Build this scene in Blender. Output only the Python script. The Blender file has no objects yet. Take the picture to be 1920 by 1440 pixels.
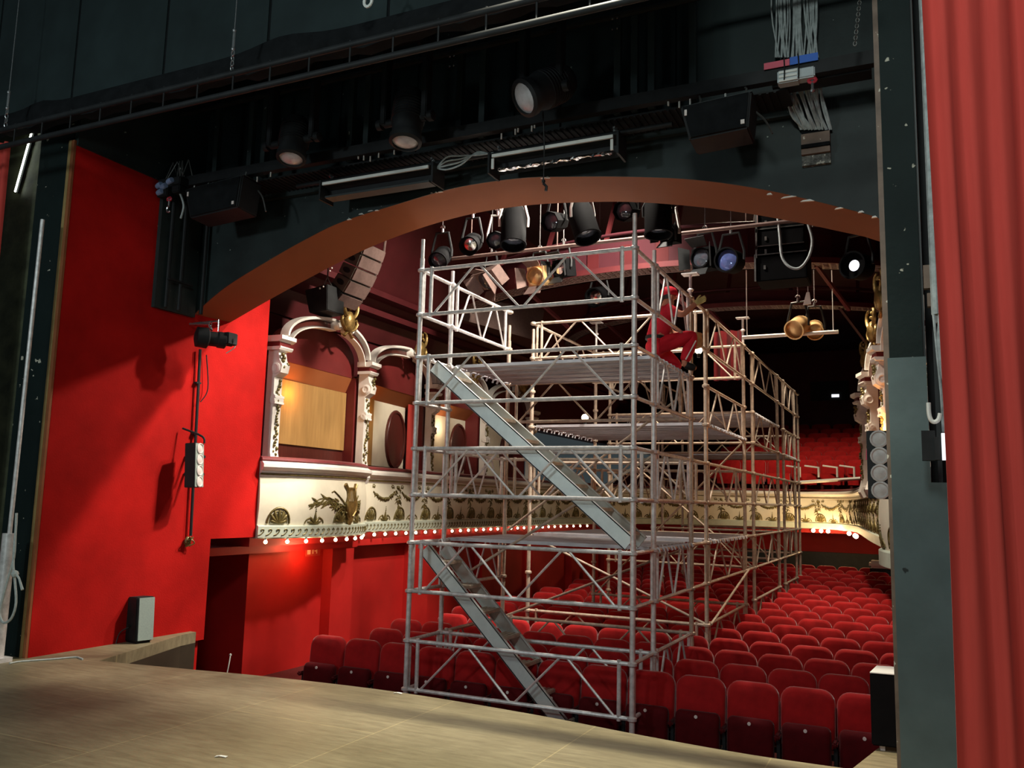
import bpy, math, random
from mathutils import Vector, Matrix
random.seed(11)
S = bpy.context.scene
COL = S.collection
V = Vector
pi = math.pi

# ------------------------------------------------------------------ camera
FPX = 1622.1
CAMP = V((0, 0, 1.6))
def cam_basis(yaw, pitch, roll):
    y, p, r = map(math.radians, (yaw, pitch, roll))
    fw = V((-math.sin(y)*math.cos(p), math.cos(y)*math.cos(p), math.sin(p)))
    rt = V((math.cos(y), math.sin(y), 0)); up = rt.cross(fw)
    return rt*math.cos(r)+up*math.sin(r), -rt*math.sin(r)+up*math.cos(r), fw
CR, CU, CF = cam_basis(25.506, 7.631, 1.414)
cam = bpy.data.cameras.new('camera'); co = bpy.data.objects.new('camera', cam); COL.objects.link(co)
cam.sensor_width = 36; cam.sensor_fit = 'HORIZONTAL'; cam.lens = 36*FPX/1920; cam.clip_start = .05; cam.clip_end = 200
m = Matrix((CR, CU, -CF)).transposed().to_4x4(); m.translation = CAMP; co.matrix_world = m
S.camera = co
def at(px, py, ax, v):
    """point of the place that lies in the plane ax = v in the direction of a pixel (1920 x 1440)"""
    d = CF*FPX + CR*(px-960) - CU*(py-720); i = 'XYZ'.index(ax)
    return CAMP + d*((v-CAMP[i])/d[i])

# ------------------------------------------------------------------ world, lamps, exposure
S.view_settings.view_transform = 'Standard'; S.view_settings.look = 'None'
S.view_settings.gamma = 1; S.view_settings.use_curve_mapping = False
S.view_settings.exposure = 0.0
w = bpy.data.worlds.new('world'); S.world = w; w.use_nodes = True
w.node_tree.nodes['Background'].inputs[0].default_value = (.55, .7, .75, 1)
w.node_tree.nodes['Background'].inputs[1].default_value = .06
def lamp(name, kind, loc, energy, col, aim=None, size=.2, spot=120, blend=.5):
    l = bpy.data.lights.new(name, kind); l.energy = energy; l.color = col
    o = bpy.data.objects.new(name, l); COL.objects.link(o); o.location = loc
    if kind == 'AREA': l.size = size
    else: l.shadow_soft_size = size
    if kind == 'SPOT': l.spot_size = math.radians(spot); l.spot_blend = blend
    if aim is not None: o.rotation_euler = (V(aim)-V(loc)).to_track_quat('-Z', 'Y').to_euler()
    return o
lamp('stage_work_light', 'AREA', (-.5, .2, 5.9), 135, (.88, 1, .95), (-.3, 4.9, 1.9), 1.0)
lamp('side_fill_light', 'AREA', (-6.9, -1.2, 4.4), 110, (.82, .97, 1), (-5.2, 7.4, 4.6), .6)  # unseen fill added to lift the dark left part of the wall
lamp('low_fill_light', 'AREA', (-5.6, -2.2, 1.4), 34, (.85, .98, 1), (-3.6, 7, 5.0), .7)  # unseen low fill added to brighten the dark bridge and recess
lamp('apron_work_light', 'SPOT', (-1.9, 4.71, 6.8), 2700, (1, .95, .76), (-1.8, 4.85, 0), .035, 60, .9)
lamp('house_flood', 'SPOT', (-4.0, 11.5, 6.9), 1500, (1, .92, .80), (-7.75, 6.0, .9), .12, 42, .4)
lamp('house_flood', 'SPOT', (-3.4, 9.5, 7.1), 1750, (1, .92, .80), (-7.75, 4.7, -1.4), .09, 76, .95)
lamp('house_flood', 'SPOT', (-3.6, 9.65, 7.1), 1000, (1, .92, .80), (-3.6, 9.5, 0), .09, 112, .4)  # extra unseen flood added to brighten scaffold top, hung lamps and worker
lamp('house_flood', 'SPOT', (-2.6, 10.6, 7.1), 3600, (1, .90, .76), (-8.1, 12.0, 1.3), .25, 84, .7)  # extra unseen flood added to brighten the boxes and balcony front
lamp('house_flood', 'SPOT', (-2.4, 13.4, 6.9), 1900, (1, .84, .64), (-2.2, 13.4, 0), .3, 84, .5)
lamp('house_flood', 'SPOT', (-1.6, 18.0, 6.9), 800, (1, .86, .68), (-1.9, 18.5, 0), .3, 70, .5)
lamp('house_flood', 'SPOT', (-3.0, 20.5, 6.6), 1000, (1, .80, .55), (-2.2, 27, 1.0), .3, 60, .7)

# ------------------------------------------------------------------ mesh builder
class MB:
    def __init__(s, M=None): s.v = []; s.f = []; s.M = M; s.adds = []; s.cuts = []
    def cut(s): s.cuts.append(len(s.v))
    def add(s, vs, fs):
        b = len(s.v); s.adds.append(b)
        if s.M is not None: vs = [s.M @ V(p) for p in vs]
        s.v += [tuple(p) for p in vs]; s.f += [tuple(b+i for i in f) for f in fs]
        return s
    def box(s, a, b):
        x0, y0, z0 = a; x1, y1, z1 = b
        return s.add([(x0,y0,z0),(x1,y0,z0),(x1,y1,z0),(x0,y1,z0),(x0,y0,z1),(x1,y0,z1),(x1,y1,z1),(x0,y1,z1)],
                     [(0,3,2,1),(4,5,6,7),(0,1,5,4),(1,2,6,5),(2,3,7,6),(3,0,4,7)])
    def cbox(s, c, d): return s.box([c[i]-d[i]/2 for i in range(3)], [c[i]+d[i]/2 for i in range(3)])
    def bar(s, a, b, w, h, up=(0,0,1)):
        a, b = V(a), V(b); t = (b-a).normalized(); u = V(up)
        if abs(t.dot(u)) > .98: u = V((1,0,0))
        x = t.cross(u).normalized(); y = x.cross(t).normalized(); vs = []
        for p in (a, b):
            for i, j in ((-1,-1),(1,-1),(1,1),(-1,1)): vs.append(p + x*(i*w/2) + y*(j*h/2))
        return s.add(vs, [(0,3,2,1),(4,5,6,7),(0,1,5,4),(1,2,6,5),(2,3,7,6),(3,0,4,7)])
    def tube(s, a, b, r, n=8, r2=None):
        a, b = V(a), V(b); t = b-a
        if t.length < 1e-6: return s
        t.normalize(); u = V((0,0,1)) if abs(t.z) < .9 else V((1,0,0))
        x = t.cross(u).normalized(); y = t.cross(x); r2 = r if r2 is None else r2; vs = []
        for p, q in ((a, r), (b, r2)):
            for k in range(n):
                g = 2*pi*k/n; vs.append(p + x*(q*math.cos(g)) + y*(q*math.sin(g)))
        fs = [(k, (k+1) % n, n+(k+1) % n, n+k) for k in range(n)] + [tuple(range(n))[::-1], tuple(range(n, 2*n))]
        return s.add(vs, fs)
    def path(s, pts, r, n=6, closed=False):
        pts = [V(p) for p in pts]; m = len(pts); x = None; vs = []
        rr = r if isinstance(r, (list, tuple)) else [r]*m
        for i, p in enumerate(pts):
            if closed: t = pts[(i+1) % m]-pts[i-1]
            else: t = pts[min(i+1, m-1)]-pts[max(i-1, 0)]
            if t.length < 1e-9: t = V((0,0,1))
            t.normalize()
            if x is None: x = t.cross(V((0,0,1)) if abs(t.z) < .9 else V((1,0,0))).normalized()
            else:
                x = x - t*x.dot(t)
                if x.length < 1e-6: x = t.cross(V((0,.6,1)))
                x.normalize()
            y = t.cross(x)
            for k in range(n):
                g = 2*pi*k/n; vs.append(p + x*(rr[i]*math.cos(g)) + y*(rr[i]*math.sin(g)))
        fs = []
        for i in range(m if closed else m-1):
            a = i*n; b = ((i+1) % m)*n
            for k in range(n): fs.append((a+k, a+(k+1) % n, b+(k+1) % n, b+k))
        if not closed: fs += [tuple(range(n))[::-1], tuple(range((m-1)*n, m*n))]
        return s.add(vs, fs)
    def lathe(s, prof, M=None, n=16):
        vs = []; m = len(prof)
        for r, h in prof:
            for k in range(n):
                g = 2*pi*k/n; p = V((r*math.cos(g), r*math.sin(g), h)); vs.append(M @ p if M is not None else p)
        fs = [(i*n+k, i*n+(k+1) % n, (i+1)*n+(k+1) % n, (i+1)*n+k) for i in range(m-1) for k in range(n)]
        if prof[0][0] > 1e-5: fs.append(tuple(range(n))[::-1])
        if prof[-1][0] > 1e-5: fs.append(tuple(range((m-1)*n, m*n)))
        return s.add(vs, fs)
    def ball(s, c, r, n=10, sc=(1,1,1)):
        m = n//2; c = V(c); prof = [(r*math.sin(pi*i/m), -r*math.cos(pi*i/m)) for i in range(m+1)]
        return s.lathe(prof, Matrix.Translation(c) @ Matrix.Diagonal((*sc, 1)), n)
    def prism(s, poly, off):
        off = V(off); p = [V(q) for q in poly]; n = len(p)
        return s.add(p+[q+off for q in p], [tuple(range(n))[::-1], tuple(range(n, 2*n))] + [(k, (k+1) % n, n+(k+1) % n, n+k) for k in range(n)])
    def grid(s, fn, nu, nv, wrap=False):
        vs = [fn(i/nu, j/nv) for i in range(nu+1) for j in range(nv+1)]
        return s.add(vs, [(i*(nv+1)+j, (i+1)*(nv+1)+j, (i+1)*(nv+1)+j+1, i*(nv+1)+j+1) for i in range(nu) for j in range(nv)])
    def slab(s, P, Q):
        """solid between two point rows grids P[i][j], Q[i][j]"""
        n = len(P); m = len(P[0]); b = n*m
        vs = [p for r in P for p in r]+[q for r in Q for q in r]; fs = []
        for i in range(n-1):
            for j in range(m-1):
                a = i*m+j; fs.append((a, a+m, a+m+1, a+1)); fs.append((b+a, b+a+1, b+a+m+1, b+a+m))
        for i in range(n-1):
            for j in (0, m-1):
                a = i*m+j; fs.append((a, b+a, b+a+m, a+m) if j == 0 else (a, a+m, b+a+m, b+a))
        for j in range(m-1):
            for i in (0, n-1):
                a = i*m+j; fs.append((a, a+1, b+a+1, b+a) if i == 0 else (a, b+a, b+a+1, a+1))
        return s.add(vs, fs)
    def build(s, name, mat, parent=None, smooth=40, label=None, bevel=0):
        off = root_loc(parent); me = bpy.data.meshes.new(name)
        me.from_pydata([V(p)-off for p in s.v], [], s.f); me.materials.append(mat)
        import bmesh
        bm = bmesh.new(); bm.from_mesh(me); bmesh.ops.recalc_face_normals(bm, faces=bm.faces)
        if bevel: bmesh.ops.bevel(bm, geom=[e for e in bm.edges if len(e.link_faces) == 2 and e.calc_face_angle(0) > .7], offset=bevel, segments=2, affect='EDGES', clamp_overlap=True)
        bm.to_mesh(me); bm.free()
        if smooth:
            me.shade_smooth(); me.set_sharp_from_angle(angle=math.radians(smooth))
        o = bpy.data.objects.new(name, me); COL.objects.link(o)
        if parent is not None: o.parent = parent
        if label: o['label'] = label
        return o
def build_each(b, name, mat, parent=None, smooth=40, bevel=0):
    """one object per piece: pieces end where cut() was called, else each added shape is one"""
    st = sorted(set([0]+[c for c in (b.cuts or b.adds) if c < len(b.v)]))+[len(b.v)]; out = []
    for lo, hi in zip(st, st[1:]):
        q = MB(); q.v = b.v[lo:hi]; q.f = [tuple(i-lo for i in f) for f in b.f if lo <= f[0] < hi]; out.append(q.build(name, mat, parent, smooth, None, bevel))
    return out
def root_loc(o):
    p = V((0,0,0))
    while o is not None: p += o.location; o = o.parent
    return p
def tag(o, label, cat, group=None):
    o['label'] = label; o['category'] = cat
    if group: o['group'] = group
    return o
def struct(o): o['kind'] = 'structure'; return o
def thing(name, label, cat, loc, group=None):
    o = bpy.data.objects.new(name, None); COL.objects.link(o); o.location = loc; o.empty_display_size = .1
    return tag(o, label, cat, group)
def kids(o): return [c for c in bpy.data.objects if c.parent is o]
def copy_tree(o, parent=None):
    c = o.copy(); COL.objects.link(c)
    if parent is not None: c.parent = parent
    for k in KIDS[o.name] if o.name in KIDS else kids(o): copy_tree(k, c)
    return c
KIDS = {}
def rect_poly(w, h, r, n=4):
    out = []
    for cx, cz, a in ((w/2-r, h/2-r, 0), (-w/2+r, h/2-r, 90), (-w/2+r, -h/2+r, 180), (w/2-r, -h/2+r, 270)):
        for k in range(n+1):
            g = math.radians(a+90*k/n); out.append((cx+r*math.cos(g), cz+r*math.sin(g)))
    return out
def frame_from(z, up=(0,0,1)):
    z = V(z).normalized(); u = V(up)
    if abs(z.dot(u)) > .98: u = V((0,1,0))
    x = u.cross(z).normalized(); y = z.cross(x)
    return Matrix((x, y, z)).transposed().to_4x4()
def lerp(a, b, t): return a+(b-a)*t
def smooth_pts(pts, k=6):
    """Catmull-Rom through points"""
    pts = [V(p) for p in pts]; out = []
    for i in range(len(pts)-1):
        p0 = pts[max(i-1, 0)]; p1 = pts[i]; p2 = pts[i+1]; p3 = pts[min(i+2, len(pts)-1)]
        for j in range(k):
            t = j/k; out.append(.5*((2*p1)+(p2-p0)*t+(2*p0-5*p1+4*p2-p3)*t*t+(3*p1-p0-3*p2+p3)*t**3))
    out.append(pts[-1]); return out

# ------------------------------------------------------------------ materials
def lin(h):
    h = h.lstrip('#'); c = [int(h[i:i+2], 16)/255 for i in (0, 2, 4)]
    return tuple(x/12.92 if x <= .04045 else ((x+.055)/1.055)**2.4 for x in c)
def mat(name, col, rough=.6, metal=0, var=.12, scale=6, bump=0, bscale=40, spec=.4, sheen=0, emit=None, estr=0, col2=None, stretch=(1,1,1), chips=None):
    m = bpy.data.materials.new(name); m.use_nodes = True; nt = m.node_tree; N = nt.nodes; L = nt.links
    b = N['Principled BSDF']; c = lin(col) if isinstance(col, str) else col
    b.inputs['Roughness'].default_value = rough; b.inputs['Metallic'].default_value = metal
    b.inputs['Specular IOR Level'].default_value = spec
    if sheen: b.inputs['Sheen Weight'].default_value = sheen; b.inputs['Sheen Roughness'].default_value = .4
    tc = N.new('ShaderNodeTexCoord'); mp = N.new('ShaderNodeMapping'); mp.inputs['Scale'].default_value = stretch
    L.new(tc.outputs['Object'], mp.inputs[0])
    nz = N.new('ShaderNodeTexNoise'); nz.inputs['Scale'].default_value = scale; nz.inputs['Detail'].default_value = 5; nz.inputs['Roughness'].default_value = .6
    L.new(mp.outputs[0], nz.inputs['Vector'])
    rp = N.new('ShaderNodeValToRGB'); L.new(nz.outputs[0], rp.inputs[0])
    c2 = lin(col2) if isinstance(col2, str) else col2
    rp.color_ramp.elements[0].position = .3; rp.color_ramp.elements[1].position = .7
    rp.color_ramp.elements[0].color = (*[x*(1-var) for x in c], 1)
    rp.color_ramp.elements[1].color = (*(c2 if c2 else [min(1, x*(1+var)) for x in c]), 1)
    out = rp.outputs[0]
    if chips:
        n2 = N.new('ShaderNodeTexNoise'); n2.inputs['Scale'].default_value = chips[1]; n2.inputs['Detail'].default_value = 3
        L.new(tc.outputs['Object'], n2.inputs['Vector'])
        r2 = N.new('ShaderNodeValToRGB'); r2.color_ramp.interpolation = 'LINEAR'
        r2.color_ramp.elements[0].position = chips[2]; r2.color_ramp.elements[1].position = chips[2]+.02
        L.new(n2.outputs[0], r2.inputs[0])
        mx = N.new('ShaderNodeMix'); mx.data_type = 'RGBA'; L.new(r2.outputs[0], mx.inputs[0]); L.new(out, mx.inputs[6])
        mx.inputs[7].default_value = (*lin(chips[0]), 1); out = mx.outputs[2]
    L.new(out, b.inputs['Base Color'])
    if bump:
        n3 = N.new('ShaderNodeTexNoise'); n3.inputs['Scale'].default_value = bscale; n3.inputs['Detail'].default_value = 4
        L.new(mp.outputs[0], n3.inputs['Vector'])
        bp = N.new('ShaderNodeBump'); bp.inputs['Strength'].default_value = bump; bp.inputs['Distance'].default_value = .02
        L.new(n3.outputs[0], bp.inputs['Height']); L.new(bp.outputs[0], b.inputs['Normal'])
    if emit:
        b.inputs['Emission Color'].default_value = (*lin(emit), 1); b.inputs['Emission Strength'].default_value = estr
    return m
MAT = dict(
    redwall=mat('red_fabric_wall', (.42, .009, .007), .8, var=.22, scale=1.6, bump=.15, bscale=60, spec=.08),
    redpaint=mat('red_paint', (.44, .014, .012), .6, var=.12, scale=2, spec=.25),
    maroon=mat('maroon_paint', (.075, .010, .012), .55, var=.18, scale=2, spec=.3),
    maroonlite=mat('maroon_lacquer', (.135, .017, .017), .4, var=.15, scale=3, spec=.4),
    fascia=mat('dull_maroon_fascia', (.062, .014, .020), .55, var=.15, scale=2, spec=.25),
    darkwood=mat('dark_wood', (.075, .014, .010), .35, var=.25, scale=5, spec=.5, stretch=(6,6,1)),
    wood=mat('light_wood_panel', (.36, .205, .07), .5, var=.14, scale=3, spec=.25, stretch=(6,6,.6)),
    soffit=mat('brown_red_paint', (.30, .095, .032), .6, var=.06, scale=1.5, spec=.2),
    black=mat('black_paint', (.017, .026, .026), .55, var=.35, scale=2.2, spec=.35, bump=.05, bscale=30, chips=('9aa39a', 14, .735)),
    can=mat('matt_black_can', (.004, .004, .0045), .8, var=.2, scale=8, spec=.05),
    blackm=mat('black_metal', (.012, .013, .014), .6, var=.3, scale=8, spec=.28),
    blackcloth=mat('black_cloth', (.008, .009, .010), .9, var=.3, scale=8, spec=.1),
    teal=mat('dark_green_panel', (.013, .022, .0225), .5, var=.35, scale=1.4, spec=.35),
    pillar=mat('black_green_paint', (.009, .016, .0155), .6, var=.2, scale=2, spec=.12, bump=.08, bscale=25, chips=('b9b5a5', 11, .70)),
    pillargrey=mat('grey_green_paint', (.085, .118, .122), .6, var=.18, scale=2.4, spec=.25, bump=.05, bscale=18, chips=('2a3030', 9, .72)),
    trimbrown=mat('bare_brown_edge', (.17, .115, .085), .6, var=.25, scale=8, chips=('c9c2b2', 16, .66)),
    gold=mat('old_gold', (.26, .165, .05), .38, .55, var=.5, scale=14, spec=.5, bump=.2, bscale=40),
    bronze=mat('bronze_green_gilding', (.15, .115, .035), .42, .35, var=.5, scale=16, spec=.5, bump=.2, bscale=40),
    goldtrim=mat('gold_edge_paint', (.34, .23, .09), .5, .2, var=.2, scale=5),
    copper=mat('copper_edge_paint', (.30, .10, .04), .5, .2, var=.15, scale=5),
    cream=mat('cream_plaster', (.74, .68, .53), .5, var=.06, scale=5, spec=.35),
    white=mat('white_plaster', (.78, .74, .68), .45, var=.05, scale=7, spec=.4),
    mint=mat('pale_green_plaster', (.48, .52, .42), .5, var=.10, scale=8),
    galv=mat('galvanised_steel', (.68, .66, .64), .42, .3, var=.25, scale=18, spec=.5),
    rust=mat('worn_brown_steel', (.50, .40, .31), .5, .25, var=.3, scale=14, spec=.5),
    alu=mat('aluminium', (.60, .65, .63), .42, .3, var=.08, scale=9, spec=.5),
    deck=mat('grey_steel_deck', (.50, .49, .52), .45, .25, var=.2, scale=10, stretch=(.4, 3, 1), spec=.5),
    tread=mat('worn_tread', (.48, .42, .34), .5, .35, var=.25, scale=14),
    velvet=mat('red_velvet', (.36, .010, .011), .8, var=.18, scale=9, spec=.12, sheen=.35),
    velvetshade=mat('dark_shaded_red_velvet', (.085, .004, .006), .8, var=.2, scale=9, spec=.1, sheen=.08),  # shade on the seat pads is put into this darker red
    velvetrail=mat('maroon_velvet_rail', (.16, .012, .014), .6, var=.2, scale=9, spec=.3, sheen=.3),
    curtain=mat('red_curtain', (.58, .070, .056), .8, var=.10, scale=3, spec=.06, sheen=.1, stretch=(3,3,.3)),
    disc=mat('white_number_disc', (.75, .66, .62), .4),
    arraygrey=mat('array_grey', (.11, .105, .085), .6, var=.08, scale=30),
    glintlens=mat('glint_lens', (.55, .56, .58), .25, var=.2, scale=12, spec=.7),  # pale colour stands for the whitish glint on the lens
    lampface=mat('lamp_face', (.46, .44, .42), .4, var=.15, scale=20),
    grille=mat('grey_green_grille', (.30, .36, .32), .6, var=.08, scale=60),
    lens=mat('lens_glass', (.06, .07, .09), .05, .2, var=.2, spec=.9),
    bluelens=mat('blue_lens_glass', (.10, .14, .36), .06, .4, var=.3, spec=.9),
    mirror=mat('silver_reflector', (.75, .75, .76), .15, 1, var=.1, scale=30),
    whitepaint=mat('white_paint', (.72, .72, .68), .4, var=.06),
    cable=mat('grey_cable', (.36, .40, .40), .6, var=.3, scale=20),
    cabledark=mat('black_cable', (.013, .013, .013), .5),
    rope=mat('pale_rope', (.46, .50, .47), .7, var=.15, scale=40),
    pink=mat('pink_tape', (.62, .10, .15), .5, var=.1), blue=mat('blue_tape', (.03, .13, .55), .5, var=.1),
    redpl=mat('red_plastic', (.45, .03, .05), .4),
    steel=mat('bright_steel', (.6, .6, .6), .25, .9, var=.15, scale=20),
    chain=mat('dull_chain', (.16, .16, .15), .4, .7, var=.3, scale=20),
    skin=mat('skin', (.50, .20, .12), .55, var=.08, scale=12), shirt=mat('red_shirt', (.55, .018, .035), .75, var=.15, scale=7, bump=.2, bscale=14, spec=.2),
    trousers=mat('red_work_trousers', (.55, .014, .028), .75, var=.12, scale=7, bump=.2, bscale=14, spec=.2),
    glove=mat('yellow_glove', (.62, .55, .22), .7), bag=mat('tan_bag', (.52, .30, .13), .6, var=.3, scale=16, bump=.4, bscale=20),
    bulb=mat('glowing_bulb', (1, .9, .7), .3, emit='ffe6b8', estr=9),
    tube=mat('lit_tube', (1, 1, 1), .3, emit='f4fff0', estr=7),
    hotlens=mat('lit_lens', (1, 1, 1), .2, emit='f2f4ff', estr=1.3),
    conc=mat('brown_plinth_paint', (.032, .023, .013), .6, var=.25, scale=3),
    carpet=mat('dark_red_carpet', (.09, .006, .006), .9, var=.2, scale=20),
    ceil=mat('dark_ceiling_paint', (.035, .010, .012), .7, var=.25, scale=1.5),
    perf=mat('perforated_metal', (.19, .125, .11), .5, .3, var=.15, scale=20),
    warmlamp=mat('warm_brass', (.60, .38, .17), .3, .5, var=.2),
    brick=mat('dark_painted_brick', (.060, .066, .035), .6, var=.5, scale=5, bump=.4, bscale=9),
    greypaint=mat('dark_grey_board', (.03, .035, .036), .5, var=.2),
    signred=mat('red_sign', (.50, .05, .03), .5), signpale=mat('pale_sign_print', (.85, .55, .42), .5))

# ------------------------------------------------------------------ stage floor, walls, proscenium
def stage_mat():
    m = mat('stage_boards', (.235, .195, .115), .5, var=.16, scale=.9, spec=.3, bump=.05, bscale=30, col2=(.28, .24, .15))
    nt = m.node_tree; N = nt.nodes; L = nt.links; b = N['Principled BSDF']; src = b.inputs['Base Color'].links[0].from_socket
    tc = N.new('ShaderNodeTexCoord'); mp = N.new('ShaderNodeMapping'); mp.inputs['Location'].default_value = (.19, .95, 0); mp.inputs['Rotation'].default_value = (0, 0, pi/2)
    L.new(tc.outputs['Object'], mp.inputs[0])
    br = N.new('ShaderNodeTexBrick'); br.inputs['Scale'].default_value = 1; br.inputs['Brick Width'].default_value = 2.5; br.inputs['Row Height'].default_value = 1.25
    br.inputs['Mortar Size'].default_value = .004; br.inputs['Color1'].default_value = (1,1,1,1); br.inputs['Color2'].default_value = (.93,.93,.92,1); br.inputs['Mortar'].default_value = (1.5,1.45,1.3,1)
    L.new(mp.outputs[0], br.inputs['Vector'])
    mx = N.new('ShaderNodeMix'); mx.data_type = 'RGBA'; mx.blend_type = 'MULTIPLY'; mx.inputs[0].default_value = 1
    L.new(src, mx.inputs[6]); L.new(br.outputs[0], mx.inputs[7])
    # scuffs and dust marks
    n2 = N.new('ShaderNodeTexNoise'); n2.inputs['Scale'].default_value = 7; n2.inputs['Detail'].default_value = 8; n2.inputs['Roughness'].default_value = .7
    mp2 = N.new('ShaderNodeMapping'); mp2.inputs['Scale'].default_value = (.5, 3, 1); L.new(tc.outputs['Object'], mp2.inputs[0]); L.new(mp2.outputs[0], n2.inputs['Vector'])
    r2 = N.new('ShaderNodeValToRGB'); r2.color_ramp.elements[0].position = .35; r2.color_ramp.elements[0].color = (.72,.70,.68,1); r2.color_ramp.elements[1].position = .66; r2.color_ramp.elements[1].color = (1.1,1.1,1.08,1)
    L.new(n2.outputs[0], r2.inputs[0])
    m2 = N.new('ShaderNodeMix'); m2.data_type = 'RGBA'; m2.blend_type = 'MULTIPLY'; m2.inputs[0].default_value = 1
    L.new(mx.outputs[2], m2.inputs[6]); L.new(r2.outputs[0], m2.inputs[7]); L.new(m2.outputs[2], b.inputs['Base Color'])
    return m
MAT['stage'] = stage_mat()
XL, XR, FZ = -7.75, -.15, -.9     # side walls of the apron, stalls floor level
lip = [(-7.1, 5.98), (-6.2, 6.12), (-5.2, 6.27), (-4.0, 6.34), (-2.75, 6.24), (-1.85, 6.09), (-1.1, 6.0), (-.47, 6.0)]
lipc = [tuple(p[:2]) for p in smooth_pts([(x, y, 0) for x, y in lip], 5)]
poly = [(XL, -4.0), (XL, 7.75), (-7.66, 7.75), (-7.63, 7.5), ] + lipc + [(-.24, 7.1), (XR, 7.3), (XR, 5.75), (4, 5.75), (4, -4.0)]
poly2 = [(-11, -4.0), (-11, 5.7), (XL, 5.7)]
b = MB(); b.prism([(x, y, 0) for x, y in poly], (0, 0, -.12)); b.prism([(-11,-4,0), (XL,-4,0), (XL,5.7,0), (-11,5.7,0)], (0,0,-.12))
o = struct(b.build('floor', MAT['stage'], smooth=0))
fr = [(-7.66, 7.75), (-7.63, 7.5)] + lipc + [(-.24, 7.1), (XR, 7.3)]
b = MB(); n = len(fr)
P = [[V((x, y, -.121)), V((x, y, FZ))] for x, y in fr]; Q = [[p+V((0,-.04,0)) for p in r] for r in P]
b.slab(P, Q); struct(b.build('wall_stage_front', MAT['conc'], smooth=0))

# sloping stalls floor follows the seat rows
def rise(y): return .22*max(0, min(1.3, (y-8.45)/14.3))**2.5
b = MB(); ys = [4.0]+[7+.8*i for i in range(33)]
b.slab([[V((-9.4, y, FZ+rise(y))), V((1.2, y, FZ+rise(y)))] for y in ys], [[V((-9.4, y, FZ+rise(y)-.15)), V((1.2, y, FZ+rise(y)-.15))] for y in ys])
struct(b.build('floor_stalls', MAT['carpet'], smooth=60))

# red apron wall on the left, its pier beside the doorway, black header above it
b = MB(); b.box((-8.0, 5.72, -.12), (XL, 7.97, 5.1)); b.box((-8.0, 7.97, 1.05), (XL, 8.74, 5.1)); b.box((-8.05, 7.60, FZ), (XL-.05, 7.93, -.1))
o = struct(b.build('wall_left', MAT['redwall'], smooth=0))
b = MB(); b.box((-8.0, 5.72, 5.1), (XL+.02, 7.45, 9)); struct(b.build('wall_left_header', MAT['black'], smooth=0))
b = MB(); b.box((XL, 6.82, 3.64), (XL+.05, 7.42, 5.1)); struct(b.build('trim_1', MAT['black'], smooth=0))
b = MB(); b.box((XR, 5.9, FZ), (-.02, 8.7, 1.05)); b.box((XR, 5.9, 1.05), (-.02, 8.0, 5.1)); struct(b.build('wall_right', MAT['redwall'], smooth=0))

# arched proscenium wall: front edge in Y 7.45, rear edge in Y 8.05
F = [(-7.75, 3.69)] + [(p.x, p.z) for p in (at(x, y, 'Y', 7.45) for x, y in ((420,540),(500,490),(570,450),(640,416),(740,384),(853,352),(973,334),(1073,331),(1173,331),(1280,335),(1363,344),(1447,358),(1530,377),(1613,398),(1647,408)))] + [(-.15, 3.86)]
B = [(-7.75, 3.71)] + [(p.x, p.z) for p in (at(x, y, 'Y', 8.05) for x, y in ((500,565),(560,532),(630,495),(700,461),(800,424),(900,398),(1000,384),(1100,379),(1192,379),(1300,387),(1400,400),(1500,418),(1570,433),(1640,449)))] + [(-.15, 3.84)]
def resample(L, n=60):
    L = [V((x, 0, z)) for x, z in L]; L = smooth_pts(L, 6); out = []
    for k in range(n+1):
        x = lerp(-7.75, -.15, k/n); j = 0
        while j < len(L)-2 and L[j+1].x < x: j += 1
        t = (x-L[j].x)/max(1e-6, L[j+1].x-L[j].x); out.append((x, lerp(L[j].z, L[j+1].z, max(0, min(1, t)))))
    return out
Fr, Br = resample(F), resample(B)
b = MB(); b.slab([[V((x, 7.45, z)), V((x, 7.45, 9))] for x, z in Fr], [[V((x, 7.52, z)), V((x, 7.52, 9))] for x, z in Fr])
struct(b.build('wall_front', MAT['black'], smooth=0))
b = MB(); b.slab([[V((x, 7.46, z)), V((x2, 8.05, z2))] for (x, z), (x2, z2) in zip(Fr, Br)], [[V((x, 7.53, z+.05)), V((x2, 8.05, z2+.06))] for (x, z), (x2, z2) in zip(Fr, Br)])
struct(b.build('wall_front_soffit', MAT['soffit'], smooth=50))
b = MB(); b.slab([[V((x, 8.052, z+.02)), V((x, 8.052, 7.2))] for x, z in Br], [[V((x, 8.0, z+.06)), V((x, 8.0, 7.2))] for x, z in Br])
struct(b.build('wall_front_rear', MAT['maroon'], smooth=0))
# chipped plaster along the front edge of the arch
b = MB(); random.seed(5)
for x0, x1, s in ((-5.6, -5.15, .5), (-1.15, -.45, 1.0), (-.42, -.2, .6), (-4.55, -4.45, .4), (-3.3, -3.15, .35)):
    x = x0
    while x < x1:
        wd = random.uniform(.04, .15)*s+.006; z = [q[1] for q in Fr if q[0] >= x][0]
        h = random.uniform(.006, .02)*s
        b.prism([(x, 7.446, z-.004), (x+wd, 7.446, z-.004+random.uniform(-.006,.004)), (x+wd*.7, 7.446, z+h), (x+wd*.2, 7.446, z+h*.7)], (0, .02, 0)); x += wd*random.uniform(1.0, 2.6)
struct(b.build('trim_2', MAT['whitepaint'], smooth=0))
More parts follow.
